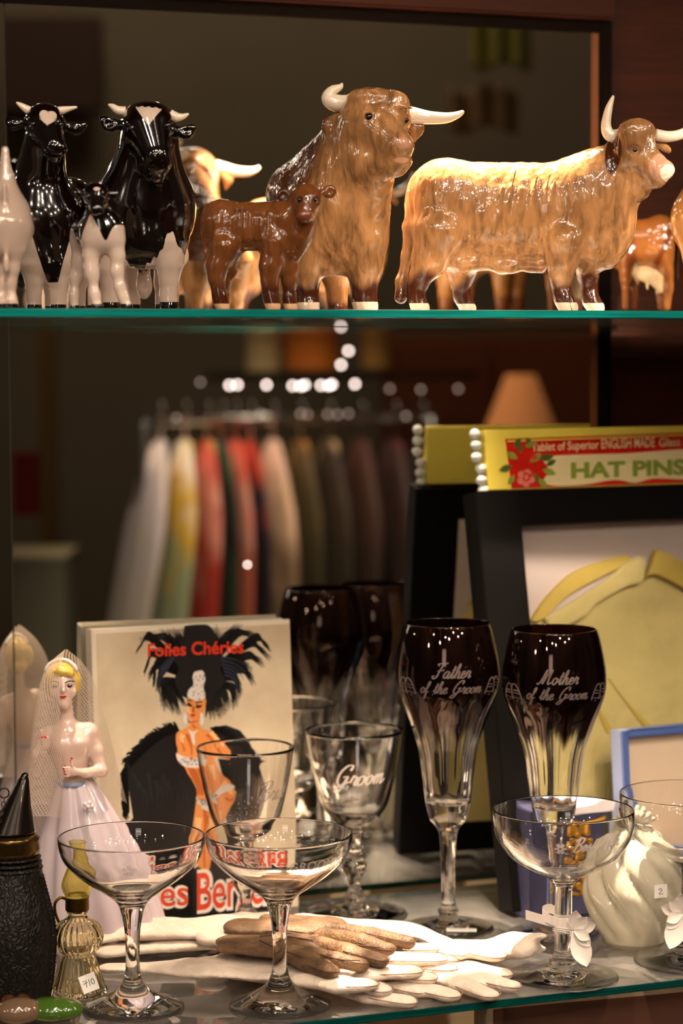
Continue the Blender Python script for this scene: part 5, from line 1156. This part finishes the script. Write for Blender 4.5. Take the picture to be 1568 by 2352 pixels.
MB().lathe([(37.5 * bs, 0), (38.5 * bs, 2 * bs), (38.5 * bs, 7 * bs), (37.5 * bs, 9 * bs)], 40, c=((172 - 232) * bs, -3 * bs, (2172 - 1796) * bs), mod=lambda r, z, q: r * (0.92 if abs(math.sin(q)) > .3 else 1.0)).build('blue_sash', pbr('pale_blue_sash', rgb(140, 158, 196), rough=0.4), sb.root, smooth=True)
# net veil: hexagonal threads on a draped sheet
t = NT('veil_net')
tc = t.n('ShaderNodeTexCoord'); mp = t.n('ShaderNodeMapping', Vector=tc.outputs['UV']); mp.inputs['Scale'].default_value = (1, 1, 1)
vo = t.n('ShaderNodeTexVoronoi', Vector=mp.outputs[0], Scale=1.0, Randomness=0.0, _feature='DISTANCE_TO_EDGE', _voronoi_dimensions='2D')
f_ = t.step(vo.outputs['Distance'], 0.10, 0.16)
d = t.n('ShaderNodeBsdfDiffuse', Color=rgb(226, 206, 190)); tl = t.n('ShaderNodeBsdfTranslucent', Color=rgb(226, 206, 190)); tr = t.n('ShaderNodeBsdfTransparent')
mm = t.n('ShaderNodeMixShader', i0=0.4, i1=d.outputs[0], i2=tl.outputs[0])
VEILM = t.done(t.n('ShaderNodeMixShader', i0=f_, i1=mm.outputs[0], i2=tr.outputs[0]).outputs[0])
def veil(name, A0, A1, front_drop, thick_seed, off=0.0):
    """sheet hanging from the crown; A0..A1 angles round the figure (0 = viewer's right, -90 = toward the viewer)"""
    rows, cols = 46, 60; V = []; UV = []
    for i in range(rows + 1):
        t_ = i / rows
        for j in range(cols + 1):
            a = math.radians(A0 + (A1 - A0) * j / cols); u = j / cols
            y = 1486 + (1856 - 1486) * t_
            R_ = 10 + 52 * (1 - math.exp(-t_ * 9)) + 70 * t_; cx_ = 160 - 232 + 34 * t_
            fold = (0.03 + 0.07 * t_) * math.sin(a * 7 + thick_seed) * min(1, t_ * 4)
            rr = R_ * (1 + fold) + off
            ry = 0.74 * rr if math.sin(a) < 0 else 0.85 * rr
            top = -4 * math.cos(a) if t_ < .1 else 0
            V.append(((cx_ + rr * math.cos(a)) * bs, ry * math.sin(a) * bs, (2172 - y - 8 * (1 - t_) ** 2 * abs(math.cos(a))) * bs)); ax_ = R_ * (a - 2.6) / 5.6; ay_ = y / 5.6; UV.append((ax_ * .8 + ay_ * .62, ax_ * .8 - ay_ * .62))
    F = [(i * (cols + 1) + j, i * (cols + 1) + j + 1, (i + 1) * (cols + 1) + j + 1, (i + 1) * (cols + 1) + j) for i in range(rows) for j in range(cols)]
    me = bpy.data.meshes.new(name); me.from_pydata(V, [], F); uvl = me.uv_layers.new(name='UVMap')
    for L in me.loops: uvl.data[L.index].uv = UV[L.vertex_index]
    return meshobj(name, me, VEILM, sb.root, True)
veil('veil', 38, 258, 0, 0.6)
veil('veil', -12, -152 + 0, 0, 2.1, off=-3) if False else None

# ================= oil-lamp scent bottle =================
sl = Spot('lamp_scent_bottle', 180, 2282, 'small amber glass scent bottle shaped like an oil lamp with a price sticker', 'bottle'); s = sl.s
AMB = NT('smoky_amber_glass'); AMB = AMB.done(AMB.n('ShaderNodeBsdfGlass', Color=rgb(253, 250, 238), IOR=1.4, Roughness=0.02).outputs[0])
YGL = NT('yellow_glass'); 
_g = YGL.n('ShaderNodeBsdfGlass', Color=rgb(254, 250, 222), IOR=1.35, Roughness=0.08); _t = YGL.n('ShaderNodeBsdfTranslucent', Color=rgb(240, 228, 140)); _d = YGL.n('ShaderNodeMixShader', i0=0.15, i1=_g.outputs[0], i2=_t.outputs[0]); YGL = YGL.done(_d.outputs[0])
bo = [(0, 1), (50, 0), (64, 3), (64, 10), (60, 22), (50, 50), (42, 78), (37, 88), (34, 92), (38, 97), (50, 108), (57, 128), (56, 144), (46, 162), (30, 174), (22, 180), (21, 186), (24, 190), (23, 196)]
bi = [(0, 14), (50, 14), (54, 22), (44, 52), (36, 80), (30, 92), (36, 102), (50, 128), (48, 144), (40, 158), (24, 170), (17, 180), (17, 196)]
rb = lambda r, h, q: 1 + 0.035 * math.cos(24 * q + h * 0.012) * (1 if h < 172 else 0)
glass_body(sl, 'ribbed_bottle', bo, bi, AMB, n=144, mod_out=rb)
MB().lathe([(a * s, b_ * s) for a, b_ in ((24, 195), (27, 195), (27.5, 200), (27, 222), (28, 226), (26, 226), (24, 222), (24, 195))], 40).build('brass_collar', M['brass'], sl.root, smooth=False)
MB().tube([tuple(Vector(p) * s) for p in spline([(-26, -4, 222), (-38, -6, 226), (-50, -8, 214), (-50, -8, 192), (-42, -8, 170)], 6)], 3.4 * s, 10, flat=2.2).build('brass_handle', M['brass'], sl.root, smooth=True, fix=False)
co = [(20, 224), (27, 228), (35, 246), (34, 262), (24, 288), (17, 310), (17, 330), (21, 352)]; ci = [(0, 227), (17, 229), (24, 234), (31, 248), (30, 262), (20, 288), (13.5, 310), (13.5, 330), (18, 352)]
glass_body(sl, 'chimney_stopper', [(0, 224)] + co, ci, YGL, n=48)
stp = empty('price_sticker', (0, 0, 0)); stp.parent = sl.root; stp.matrix_basis = Matrix.Translation(Vector((24, -58, 40)) * s) @ Matrix.Rotation(math.radians(-20), 4, 'Y') @ Matrix.Rotation(math.radians(-16), 4, 'X'); tag(stp, 'white price sticker with 10 written by hand')
MB().box((-19 * s, 0, -20 * s), (19 * s, 1.0 * s, 20 * s)).build('sticker_paper', pbr('sticker_paper', rgb(238, 232, 224), rough=0.7), stp, bevel=0.0001)
PEN = pbr('pen_ink', rgb(40, 38, 44), rough=0.6)
for nm, L in (('numeral_seven', [(-12, 7), (-4, 8), (-8, -8)]), ('pen_stroke', [(-13, 1), (-2, 3)]), ('numeral_one', [(2, 8), (1, -7)]), ('numeral_zero', [(9, 7), (6, 2), (7, -5), (11, -6), (13, 0), (12, 6), (9, 7)])):
    MB().tube([(x * s, -0.4 * s, z * s) for x, z in L], 0.75 * s, 6).build(nm, PEN, stp)

# ================= dark bottles at the far left =================
t = NT('dark_embossed_metal')
wv = t.n('ShaderNodeTexWave', Vector=t.n('ShaderNodeTexCoord').outputs['Object'], Scale=90, Distortion=14, Detail=3, **{'Detail__Scale': 1.5}).outputs['Fac']
b = t.n('ShaderNodeBsdfPrincipled', Base__Color=t.ramp(wv, [(0.2, rgb(9, 6, 4)), (0.9, rgb(24, 16, 10))]), Roughness=0.5, Metallic=0.3); t.put(b, 'Normal', t.bump(wv, 0.5, 0.0010)); EMB = t.done(b.outputs[0])
DKM = pbr('dark_polished_metal', rgb(28, 18, 12), rough=0.22, metal=0.5, coat=0.5)
def dark_bottle(px, py, lab, sx=1.0):
    d = Spot('dark_bottle', px, py, lab, 'bottle'); s = d.s; mb = MB()
    pf = smooth_prof([(0, 0), (74, 0), (82, 6), (92, 60), (98, 135), (94, 190), (82, 240), (72, 280), (68, 300)], 5)
    mb.lathe([(a * s, b_ * s) for a, b_ in pf], 64, mod=lambda r, z, q: r * (1 + 0.012 * math.cos(16 * q))); mb.build('embossed_body', EMB, d.root, smooth=True)
    for k, (r, h, w_) in enumerate(((70, 304, 6), (68, 316, 5), (66, 328, 5))): MB().lathe([((r - 8) * s, (h - w_) * s), (r * s, (h - w_ * .6) * s), ((r + 2) * s, h * s), (r * s, (h + w_ * .6) * s), ((r - 8) * s, (h + w_) * s)], 48).build('twisted_collar', EMB, d.root, smooth=True)
    MB().lathe([(58 * s, 332 * s), (64 * s, 334 * s), (67 * s, 350 * s), (64 * s, 366 * s), (66 * s, 374 * s), (60 * s, 380 * s), (50 * s, 384 * s)], 48).build('polished_neck', pbr('tarnished_gold', rgb(96, 74, 40), rough=0.2, metal=0.9), d.root, smooth=True)
    mb = MB(); V = []; F = []; n = 40
    for i, (r, h) in enumerate(((56, 384), (54, 390), (30, 450), (13, 505), (9, 512), (9, 518), (3, 522))):
        off = (h - 384) / 138 * 34 * sx
        for k in range(n): q = 2 * math.pi * k / n; V.append(((off + r * math.cos(q)) * s, r * math.sin(q) * s, h * s))
    for i in range(6):
        for k in range(n): F.append((i * n + k, i * n + (k + 1) % n, (i + 1) * n + (k + 1) % n, (i + 1) * n + k))
    F += [tuple(reversed(range(n))), tuple(6 * n + k for k in range(n))]
    mb.add(V, F); mb.build('pointed_cap', DKM, d.root, smooth=True)
    R_ = lambda h: float(np.interp(h, [p[1] for p in pf], [p[0] for p in pf]))
    for sg in (-1, 1):
        pts = []
        for k in range(68):
            h = 6 + k * 4.2; q_ = (0.02 if sg > 0 else math.pi - .02) - 0.33 * sg; r1 = R_(h) + 0.5
            for j in (-1, 1): pts.append(((r1 * math.cos(q_ + j * .10 * (1 if k % 2 else .35))) * s, -abs(r1 * math.sin(q_ + j * .10 * (1 if k % 2 else .35))) * s, h * s))
        br = MB(); br.tube(pts[0::2], 4.6 * s, 8); br.tube(pts[1::2], 4.6 * s, 8); br.tube(pts, 3.2 * s, 6)
        br.build('braided_edge', EMB, d.root, smooth=True, fix=False)
    rg = MB(); rg.tube([((-14 + 11 * math.cos(q)) * s, -30 * s, (482 + 11 * math.sin(q)) * s) for q in np.linspace(0, 2 * math.pi, 24)], 1.8 * s, 8); rg.build('cap_ring', DKM, d.root, smooth=True, fix=False)
    for k in range(9):
        ch = MB(); c_ = Vector((-14 - k * 2.2, -34 - k * 1.5, 466 - k * 9)); ch.tube([tuple((c_ + (Vector((4 * math.cos(q), 0, 6 * math.sin(q))) if k % 2 else Vector((0, 4 * math.cos(q), 6 * math.sin(q))))) * s) for q in np.linspace(0, 2 * math.pi, 14)], 1.1 * s, 6); ch.build('chain_link', DKM, d.root, smooth=True, fix=False)
dark_bottle(31, 2292, 'dark embossed metal bottle with a pointed cap and chain, at the left edge')

# ================= milk glass swirl jar =================
sv = Spot('swirl_jar', 1464, 2168, 'squat milky white glass jar with a swirled body and shell stopper, right', 'jar'); sv.root.location.y += 0.006; s = sv.s
t = NT('milky_opaline_glass')
b = t.n('ShaderNodeBsdfPrincipled', Base__Color=rgb(196, 188, 166), Roughness=0.12); b.inputs['Subsurface Weight'].default_value = 0.15; b.inputs['Subsurface Radius'].default_value = (0.006, 0.006, 0.005); b.inputs['Subsurface Scale'].default_value = 1.0; b.inputs['Coat Weight'].default_value = 0.8
gg = t.n('ShaderNodeBsdfGlass', Color=rgb(236, 240, 222), IOR=1.45, Roughness=0.05)
MILK = t.done(t.n('ShaderNodeMixShader', i0=0.12, i1=b.outputs[0], i2=gg.outputs[0]).outputs[0])
jo = smooth_prof([(0, 0), (60, 0), (70, 4), (76, 16), (97, 60), (112, 105), (112, 140), (96, 185), (66, 222), (44, 238), (34, 248), (36, 254)], 5)
mb = MB(); mb.lathe([(a * s, b_ * s) for a, b_ in jo], 160, mod=lambda r, z, q: r * (1 + (0.20 * (abs(math.cos(4.0 * (q + z / s * 0.0075))) ** 0.5) - 0.15) * min(1, max(0, (z / s - 8) / 30)))); mb.build('swirled_body', MILK, sv.root, smooth=True)
MB().lathe([(a * s, b_ * s) for a, b_ in ((58, 0), (70, 0), (74, 4), (72, 9), (58, 10))], 64).build('clear_foot', M['glass'], sv.root, smooth=True)
mb = MB()
for k in range(7):
    a = math.radians(-60 + 20 * k); mb.tube([(0, 0, 256 * s), (24 * math.sin(a) * s, 0, (256 + 26 * math.cos(a)) * s), (46 * math.sin(a) * s, 0, (256 + 44 * math.cos(a)) * s)], [5 * s, 8 * s, 6.5 * s], 10)
    mb.ball((46 * math.sin(a) * s, 0, (256 + 44 * math.cos(a)) * s), 6.5 * s, 10, 7)
mb.ball((0, 0, 254 * s), 14 * s, 16, 10, (1, 1, .7)); mb.build('shell_stopper', MILK, sv.root, smooth=True, fix=False)
stk = empty('price_sticker', (0, 0, 0)); stk.parent = sv.root; stk.matrix_basis = Matrix.Translation(Vector((60, -110, 146)) * s) @ Matrix.Rotation(math.radians(28), 4, 'Z'); tag(stk, 'white price sticker with a written 2')
MB().box((-16 * s, 0, -15 * s), (16 * s, 1 * s, 15 * s)).build('sticker_paper', pbr('sticker_paper_white', rgb(240, 234, 230), rough=0.7), stk)
MB().tube([(x * s, -0.4 * s, z * s) for x, z in ((-6, 4), (0, 7), (3, 3), (-5, -6), (5, -6))], 0.7 * s, 6).build('numeral_two', PEN, stk)

# ================= bead necklace in the corner =================
def bead(px, py, rx, ry, rz, m, lab, z=None, rot=0, grp='large beads of the necklace in the corner'):
    p = on_z(px, py, rz); mb = MB(); mb.ball((0, 0, 0), 1.0, 24, 14, (rx, ry, rz)); o = mb.build('necklace_bead', m, smooth=True); o.location = p; o.rotation_euler = (0, 0, rot); tag(o, lab, 'bead', grp); return o
GRN = pbr('green_polished_stone', rgb(66, 98, 28), rough=0.12, coat=1.0, var=0.35, vscale=60, sss=0.3)
GRY = pbr('taupe_polished_stone', rgb(110, 86, 66), rough=0.12, coat=1.0, var=0.25, vscale=50)
AMBB = pbr('dark_amber_bead', rgb(70, 40, 14), rough=0.12, coat=1.0)
bead(122, 2318, 0.0195, 0.0120, 0.0078, GRN, 'bright green polished oval bead lying in the bottom left corner', rot=-0.35)
bead(44, 2322, 0.0155, 0.0105, 0.0085, GRY, 'taupe grey polished oval bead in the bottom left corner', rot=-0.2)
bead(20, 2302, 0.0055, 0.005, 0.005, AMBB, 'dark amber round bead behind the taupe bead, left one'); bead(52, 2300, 0.0055, 0.005, 0.005, AMBB, 'dark amber round bead behind the taupe bead, nearer the green one')

# ================= under the lower shelf =================
sh = on_z(1240, 2400, -0.16)
r_ = empty('display_card', Vector((on_y(1108, 2340, 0.02).x, 0.03, MZ0)), math.radians(-4), 'cream framed card standing below the lower shelf edge', 'card')
hh = 0.288; MB().box((0, 0, 0), (0.34, 0.006, hh)).build('card_frame', pbr('cream_card', rgb(176, 156, 128), rough=0.6), r_, bevel=0.0008)
MB().box((0.012, -0.0008, 0.012), (0.33, 0, hh - 0.008)).build('card_face', pbr('umber_card_face', rgb(92, 58, 44), rough=0.5, var=0.2, vscale=14), r_)
PAL = pbr('pale_shell_bead', rgb(206, 196, 168), rough=0.3, coat=0.5)
for k in range(11):
    px = 430 + k * 26 + rng.uniform(-6, 6); py = 2250 + 20 * math.sin(k * 1.9); p = on_z(px, py, -0.10); mb = MB(); mb.ball((0, 0, 0), 0.008, 12, 8, (1, .8, .9))
    o = mb.build('shell_bead', PAL, smooth=True); o.location = (p.x, p.y, MZ0 + 0.0072 + 0.17); tag(o, 'pale bead of the row on the stand below the glass shelf', 'bead', 'pale beads on the stand under the lower shelf')
st = MB().box((-0.14, 0.10, MZ0), (0.12, 0.24, MZ0 + 0.17)).build('display_block', pbr('grey_linen_block', rgb(84, 78, 60), rough=0.9), bevel=0.002); tag(st, 'grey cloth display block under the lower shelf', 'stand')
# ================= the shop in front of the cabinet (seen in the mirror) =================
t = NT('taupe_shop_wall'); n_ = t.noise(1.2, 3)
b = t.n('ShaderNodeBsdfPrincipled', Base__Color=t.ramp(n_, [(0.35, rgb(104, 92, 72)), (0.65, rgb(122, 108, 86))]), Roughness=0.9); TAUPE = t.done(b.outputs[0])
def mplace(px, py, D): return mirrored(px, py, D)
def msize(D): return D / FPX
FR = Vector((math.sin(TH), -math.cos(TH), 0))
wc = mirrored(784, 834, 5.2)
def shop_slab(name, px0, px1, py0, py1, D, th, m):
    a = mirrored((px0 + px1) / 2, (py0 + py1) / 2, D); s_ = msize(D); mb = MB().box((-(px1 - px0) / 2 * s_, -th, -(py1 - py0) / 2 * s_), ((px1 - px0) / 2 * s_, 0, (py1 - py0) / 2 * s_))
    o = mb.build(name, m); o.location = a; o.rotation_euler = (0, 0, TH); return o
tag(shop_slab('wall_front', -1400, 2600, -1400, 3000, 5.2, 0.05, TAUPE), kind='structure')
tag(shop_slab('wall_left', -60, 230, 40, 250, 5.0, 0.08, pbr('dark_brown_panel', rgb(58, 30, 16), rough=0.7, var=0.2, vscale=3)), kind='structure')
sf = MB().box((-3.5, -5.6, -1.12), (4.0, -0.1, -1.10)); tag(sf.build('floor', pbr('shop_carpet', rgb(70, 52, 40), rough=0.95)), kind='structure')
CUP = pbr('warm_brown_cupboard', rgb(128, 62, 26), rough=0.45, var=0.3, vscale=2.5, coat=0.2)
def shop_thing(o, label, cat, group=None): return tag(o, label, cat, group)
r_ = empty('wardrobe', mirrored(1130, 1150, 4.7), TH, 'tall red-brown wooden wardrobe reflected at the right of the mirror', 'wardrobe'); s_ = msize(4.7)
MB().box((-250 * s_, -0.3, -500 * s_), (260 * s_, 0, 380 * s_)).build('carcass', CUP, r_, bevel=0.004)
for x0, x1 in ((-240, -4), (4, 250)): 
    d_ = MB().box((x0 * s_, 0.001, -480 * s_), (x1 * s_, 0.012, 360 * s_)).build('door', CUP, r_, bevel=0.003); MB().ball(((x1 - 20 if x0 < 0 else x0 + 20) * s_, 0.02, 0), 0.012).build('knob', M['brass'], d_, smooth=True)
shop_thing(shop_slab('shop_post', 90, 128, 690, 1500, 4.6, 0.05, pbr('olive_wood_post', rgb(120, 92, 44), rough=0.6)), 'narrow olive brown wooden post reflected at the left of the mirror', 'post')
r_ = empty('display_plinth', mirrored(72, 1350, 4.2), TH, 'grey green display plinth with pale top edge, reflected low at the left', 'plinth'); s_ = msize(4.2)
MB().box((-80 * s_, -0.2, -300 * s_), (80 * s_, 0, 68 * s_)).build('plinth_body', pbr('grey_green_paint', rgb(108, 104, 84), rough=0.8), r_)
MB().box((-82 * s_, -0.2, 68 * s_), (82 * s_, 0.002, 76 * s_)).build('plinth_top', pbr('pale_plinth_top', rgb(190, 176, 140), rough=0.6), r_)
# tan lampshade
r_ = empty('table_lamp', mirrored(1195, 1050, 3.6), TH, 'unlit table lamp with a tan conical shade, reflected right of centre', 'lamp'); s_ = msize(3.6)
MB().lathe([(150 * s_, -110 * s_), (34 * s_, 190 * s_), (33 * s_, 190 * s_), (149 * s_, -110 * s_)], 48, c=(0, 0, 0)).build('lamp_shade', pbr('tan_shade_cloth', rgb(150, 92, 44), rough=0.9), r_, smooth=True)
MB().lathe([(0, -420 * s_), (70 * s_, -420 * s_), (60 * s_, -400 * s_), (14 * s_, -380 * s_), (12 * s_, -100 * s_), (0, -100 * s_)], 32).build('lamp_base', M['brass'], r_, smooth=True)
# boxes on the wall shelf above the rail
def gift(px, py, w_, h_, D, col, lab):
    r_ = empty('hat_box', mirrored(px, py, D), TH, lab, 'box', None); s_ = msize(D); m = pbr('card_' + lab.split()[0], rgb(*col), rough=0.7)
    MB().lathe([(0, -h_ * s_), (w_ * s_, -h_ * s_), (w_ * s_, h_ * .5 * s_), (0, h_ * .5 * s_)], 40).build('box_body', m, r_); MB().lathe([(0, h_ * .5 * s_), (w_ * 1.06 * s_, h_ * .5 * s_), (w_ * 1.06 * s_, h_ * s_), (0, h_ * s_)], 40).build('box_lid', m, r_)
gift(604, 800, 40, 52, 4.3, (226, 200, 140), 'cream round hat box reflected above the clothes rail')
gift(716, 798, 62, 50, 4.3, (220, 120, 30), 'orange round hat box reflected above the clothes rail')
gift(862, 800, 34, 44, 4.3, (180, 130, 60), 'tan round hat box reflected above the right of the clothes rail')
shop_thing(shop_slab('wall_shelf', 470, 1100, 856, 870, 4.4, 0.22, pbr('dark_shelf_board', rgb(40, 26, 16), rough=0.6)), 'dark wall shelf above the clothes rail carrying hat boxes, reflected', 'shelf')
# scarves hung high on the right
for (px, py, w_, h_, col, lab) in ((1150, 96, 70, 60, (150, 140, 60), 'mossy yellow silk scarf pinned high, reflected at the upper right'), (1110, 250, 80, 50, (140, 104, 62), 'dull rose and ochre scarf pinned below the mossy one, reflected')):
    s_ = msize(4.0); mb = MB(); V = []; F = []; n = 14
    for i in range(n + 1):
        for j in range(9): V.append(((-w_ + 2 * w_ * i / n) * s_, 0.012 * math.sin(i * 1.3) + 0.002 * j, (h_ - 2 * h_ * j / 8 - 10 * math.sin(i * .6)) * s_))
    for i in range(n):
        for j in range(8): F.append((i * 9 + j, (i + 1) * 9 + j, (i + 1) * 9 + j + 1, i * 9 + j + 1))
    mb.add(V, F); o = mb.build('silk_scarf', pbr('silk_' + lab.split()[0], rgb(*col), rough=0.5, var=0.4, vscale=9), smooth=True); o.location = mirrored(px, py, 4.0); o.rotation_euler = (0, 0, TH); tag(o, lab, 'scarf')
    md = o.modifiers.new('cloth_thickness', 'SOLIDIFY'); md.thickness = 0.002
# clothes rail
DR = 3.9; s_ = msize(DR); YR = -1.75
def mir_y(px, py, Y=YR):
    p = on_y(px, py, 2 * YM - Y); return Vector((p.x, Y, p.z))
rr = empty('clothes_rail', mir_y(670, 962), 0, 'steel clothes rail with closely packed garments, reflected in the mirror', 'rail')
MB().tube([(-350 * s_, 0, 0), (350 * s_, 0, 0)], 0.008, 12).build('rail_bar', M['chrome'], rr, smooth=True)
for x in (-346, 346): MB().tube([(x * s_, 0, 0), (x * s_, 0, -1.15)], 0.010, 12).build('upright', M['chrome'], rr, smooth=True)
GL = ((368, 34, 'lilac white silk dress', ((204, 190, 200), (214, 196, 186), (200, 186, 190), (196, 184, 170)), .16),
      (424, 36, 'yellow and white patterned dress', ((226, 188, 60), (230, 214, 196), (214, 170, 40), (160, 170, 130)), .10),
      (476, 26, 'red and cream printed dress', ((214, 180, 90), (200, 70, 60), (224, 150, 130), (190, 60, 44)), .06),
      (508, 20, 'green and black printed dress', ((120, 60, 90), (30, 74, 44), (26, 20, 20), (40, 60, 40)), .03),
      (540, 24, 'coral pink dress', ((210, 90, 90), (214, 84, 60), (206, 140, 120), (190, 100, 70)), .02),
      (574, 24, 'navy and orange dress', ((40, 60, 60), (190, 60, 30), (30, 26, 44), (40, 30, 30)), 0),
      (626, 34, 'blush silk dress', ((216, 172, 150), (220, 180, 160), (224, 184, 150), (150, 120, 90)), -.02),
      (690, 36, 'orange to olive dress', ((180, 120, 50), (84, 62, 30), (66, 54, 24), (60, 52, 24)), 0),
      (756, 38, 'cream collared brown dress', ((190, 160, 110), (44, 26, 16), (54, 38, 18), (50, 40, 20)), 0),
      (828, 40, 'rust brown coat', ((70, 34, 16), (62, 26, 12), (60, 32, 16), (50, 34, 16)), .02),
      (905, 40, 'dark maroon coat', ((84, 30, 18), (48, 18, 12), (44, 20, 12), (40, 26, 14)), .03),
      (968, 30, 'dark plum coat', ((44, 22, 20), (36, 16, 14), (32, 16, 14), (30, 18, 14)), .04))
for i, (px, hw, lab, cols, fl) in enumerate(GL):
    r_ = empty('dress_on_hanger', mir_y(px, 972), 0, lab + ' hanging on the clothes rail, reflected', 'dress', 'garments on the clothes rail')
    t = NT('print_' + lab.replace(' ', '_')); tc = t.n('ShaderNodeTexCoord'); xz = t.n('ShaderNodeSeparateXYZ', Vector=tc.outputs['Object'])
    zz = t.math('ADD', t.math('MULTIPLY', xz.outputs[2], -2.6), t.math('MULTIPLY', t.math('SUBTRACT', t.noise(10, 2), 0.5), 0.9))
    cr = t.ramp(zz, [(0.0, rgb(*cols[0])), (0.22, rgb(*cols[1])), (0.48, rgb(*cols[2])), (0.72, rgb(*cols[3]))])
    m = t.done(t.n('ShaderNodeBsdfPrincipled', Base__Color=cr, Roughness=0.7).outputs[0])
    V = []; F = []; n = 28; rows = 14; L = 0.85
    for j in range(rows + 1):
        tt = j / rows; z = -0.03 - L * tt; w_ = hw * 0.74 * s_ * (0.35 + 0.65 * min(1, tt * 12)) * (1 + 0.2 * tt)
        for k in range(n):
            q = 2 * math.pi * k / n; V.append((w_ * math.cos(q) * (1 + .12 * math.sin(5 * q + i)) - fl * tt, 0.11 * (0.3 + 0.7 * min(1, tt * 6)) * math.sin(q), z))
    for j in range(rows):
        for k in range(n): F.append((j * n + k, j * n + (k + 1) % n, (j + 1) * n + (k + 1) % n, (j + 1) * n + k))
    F += [tuple(range(n)), tuple(rows * n + k for k in reversed(range(n)))]
    mb = MB(); mb.add(V, F); mb.build('dress_body', m, r_, smooth=True)
    MB().tube([(0, 0, -0.03), (0, 0, 0.0), (0.0, 0.012, 0.012), (0, 0.020, 0.026), (0, 0.008, 0.038), (0, -0.008, 0.036)], 0.0022, 8).build('hanger_hook', M['chrome'], r_, smooth=True)
shop_thing(shop_slab('jacket', 28, 84, 1040, 1185, 4.4, 0.06, pbr('dark_red_wool', rgb(120, 18, 12), rough=0.9)), 'dark red wool jacket hung at the left, reflected', 'jacket')
# glowing balls added in place of glints on the hangers and rail
EM = NT('warm_glint_glow'); EM = EM.done(EM.n('ShaderNodeEmission', Color=(1.0, 0.80, 0.74), Strength=14.0).outputs[0])
EM2 = NT('dim_glint_glow'); EM2 = EM2.done(EM2.n('ShaderNodeEmission', Color=(1.0, 0.72, 0.60), Strength=1.6).outputs[0])
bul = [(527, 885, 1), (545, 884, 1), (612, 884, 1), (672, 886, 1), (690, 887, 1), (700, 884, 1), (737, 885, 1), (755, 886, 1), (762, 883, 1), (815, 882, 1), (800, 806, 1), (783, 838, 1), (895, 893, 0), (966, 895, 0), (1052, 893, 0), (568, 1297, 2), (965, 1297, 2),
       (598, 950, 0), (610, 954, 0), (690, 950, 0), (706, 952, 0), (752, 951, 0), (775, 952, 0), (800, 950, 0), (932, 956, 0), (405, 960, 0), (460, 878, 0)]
for (px, py, k) in bul:  # bul: places of the glowing balls added for glints
    mb = MB(); mb.ball((0, 0, 0), 0.003 if k == 1 else (0.0016 if k == 2 else 0.0028), 12, 8); o = mb.build('glint_ball', EM if k else EM2, smooth=True); o.location = mirrored(px, py, 3.6 if k != 2 else 2.6)
    tag(o, 'tiny glowing ball added for a hanger glint over the clothes rail, reflected as a blurred disc' if k < 2 else ('single glowing ball added for a glint, reflected low behind the book' if px < 700 else 'single glowing ball added for a glint, reflected low beside the black frame'), 'glint', 'added hanger glints' if k < 2 else None)
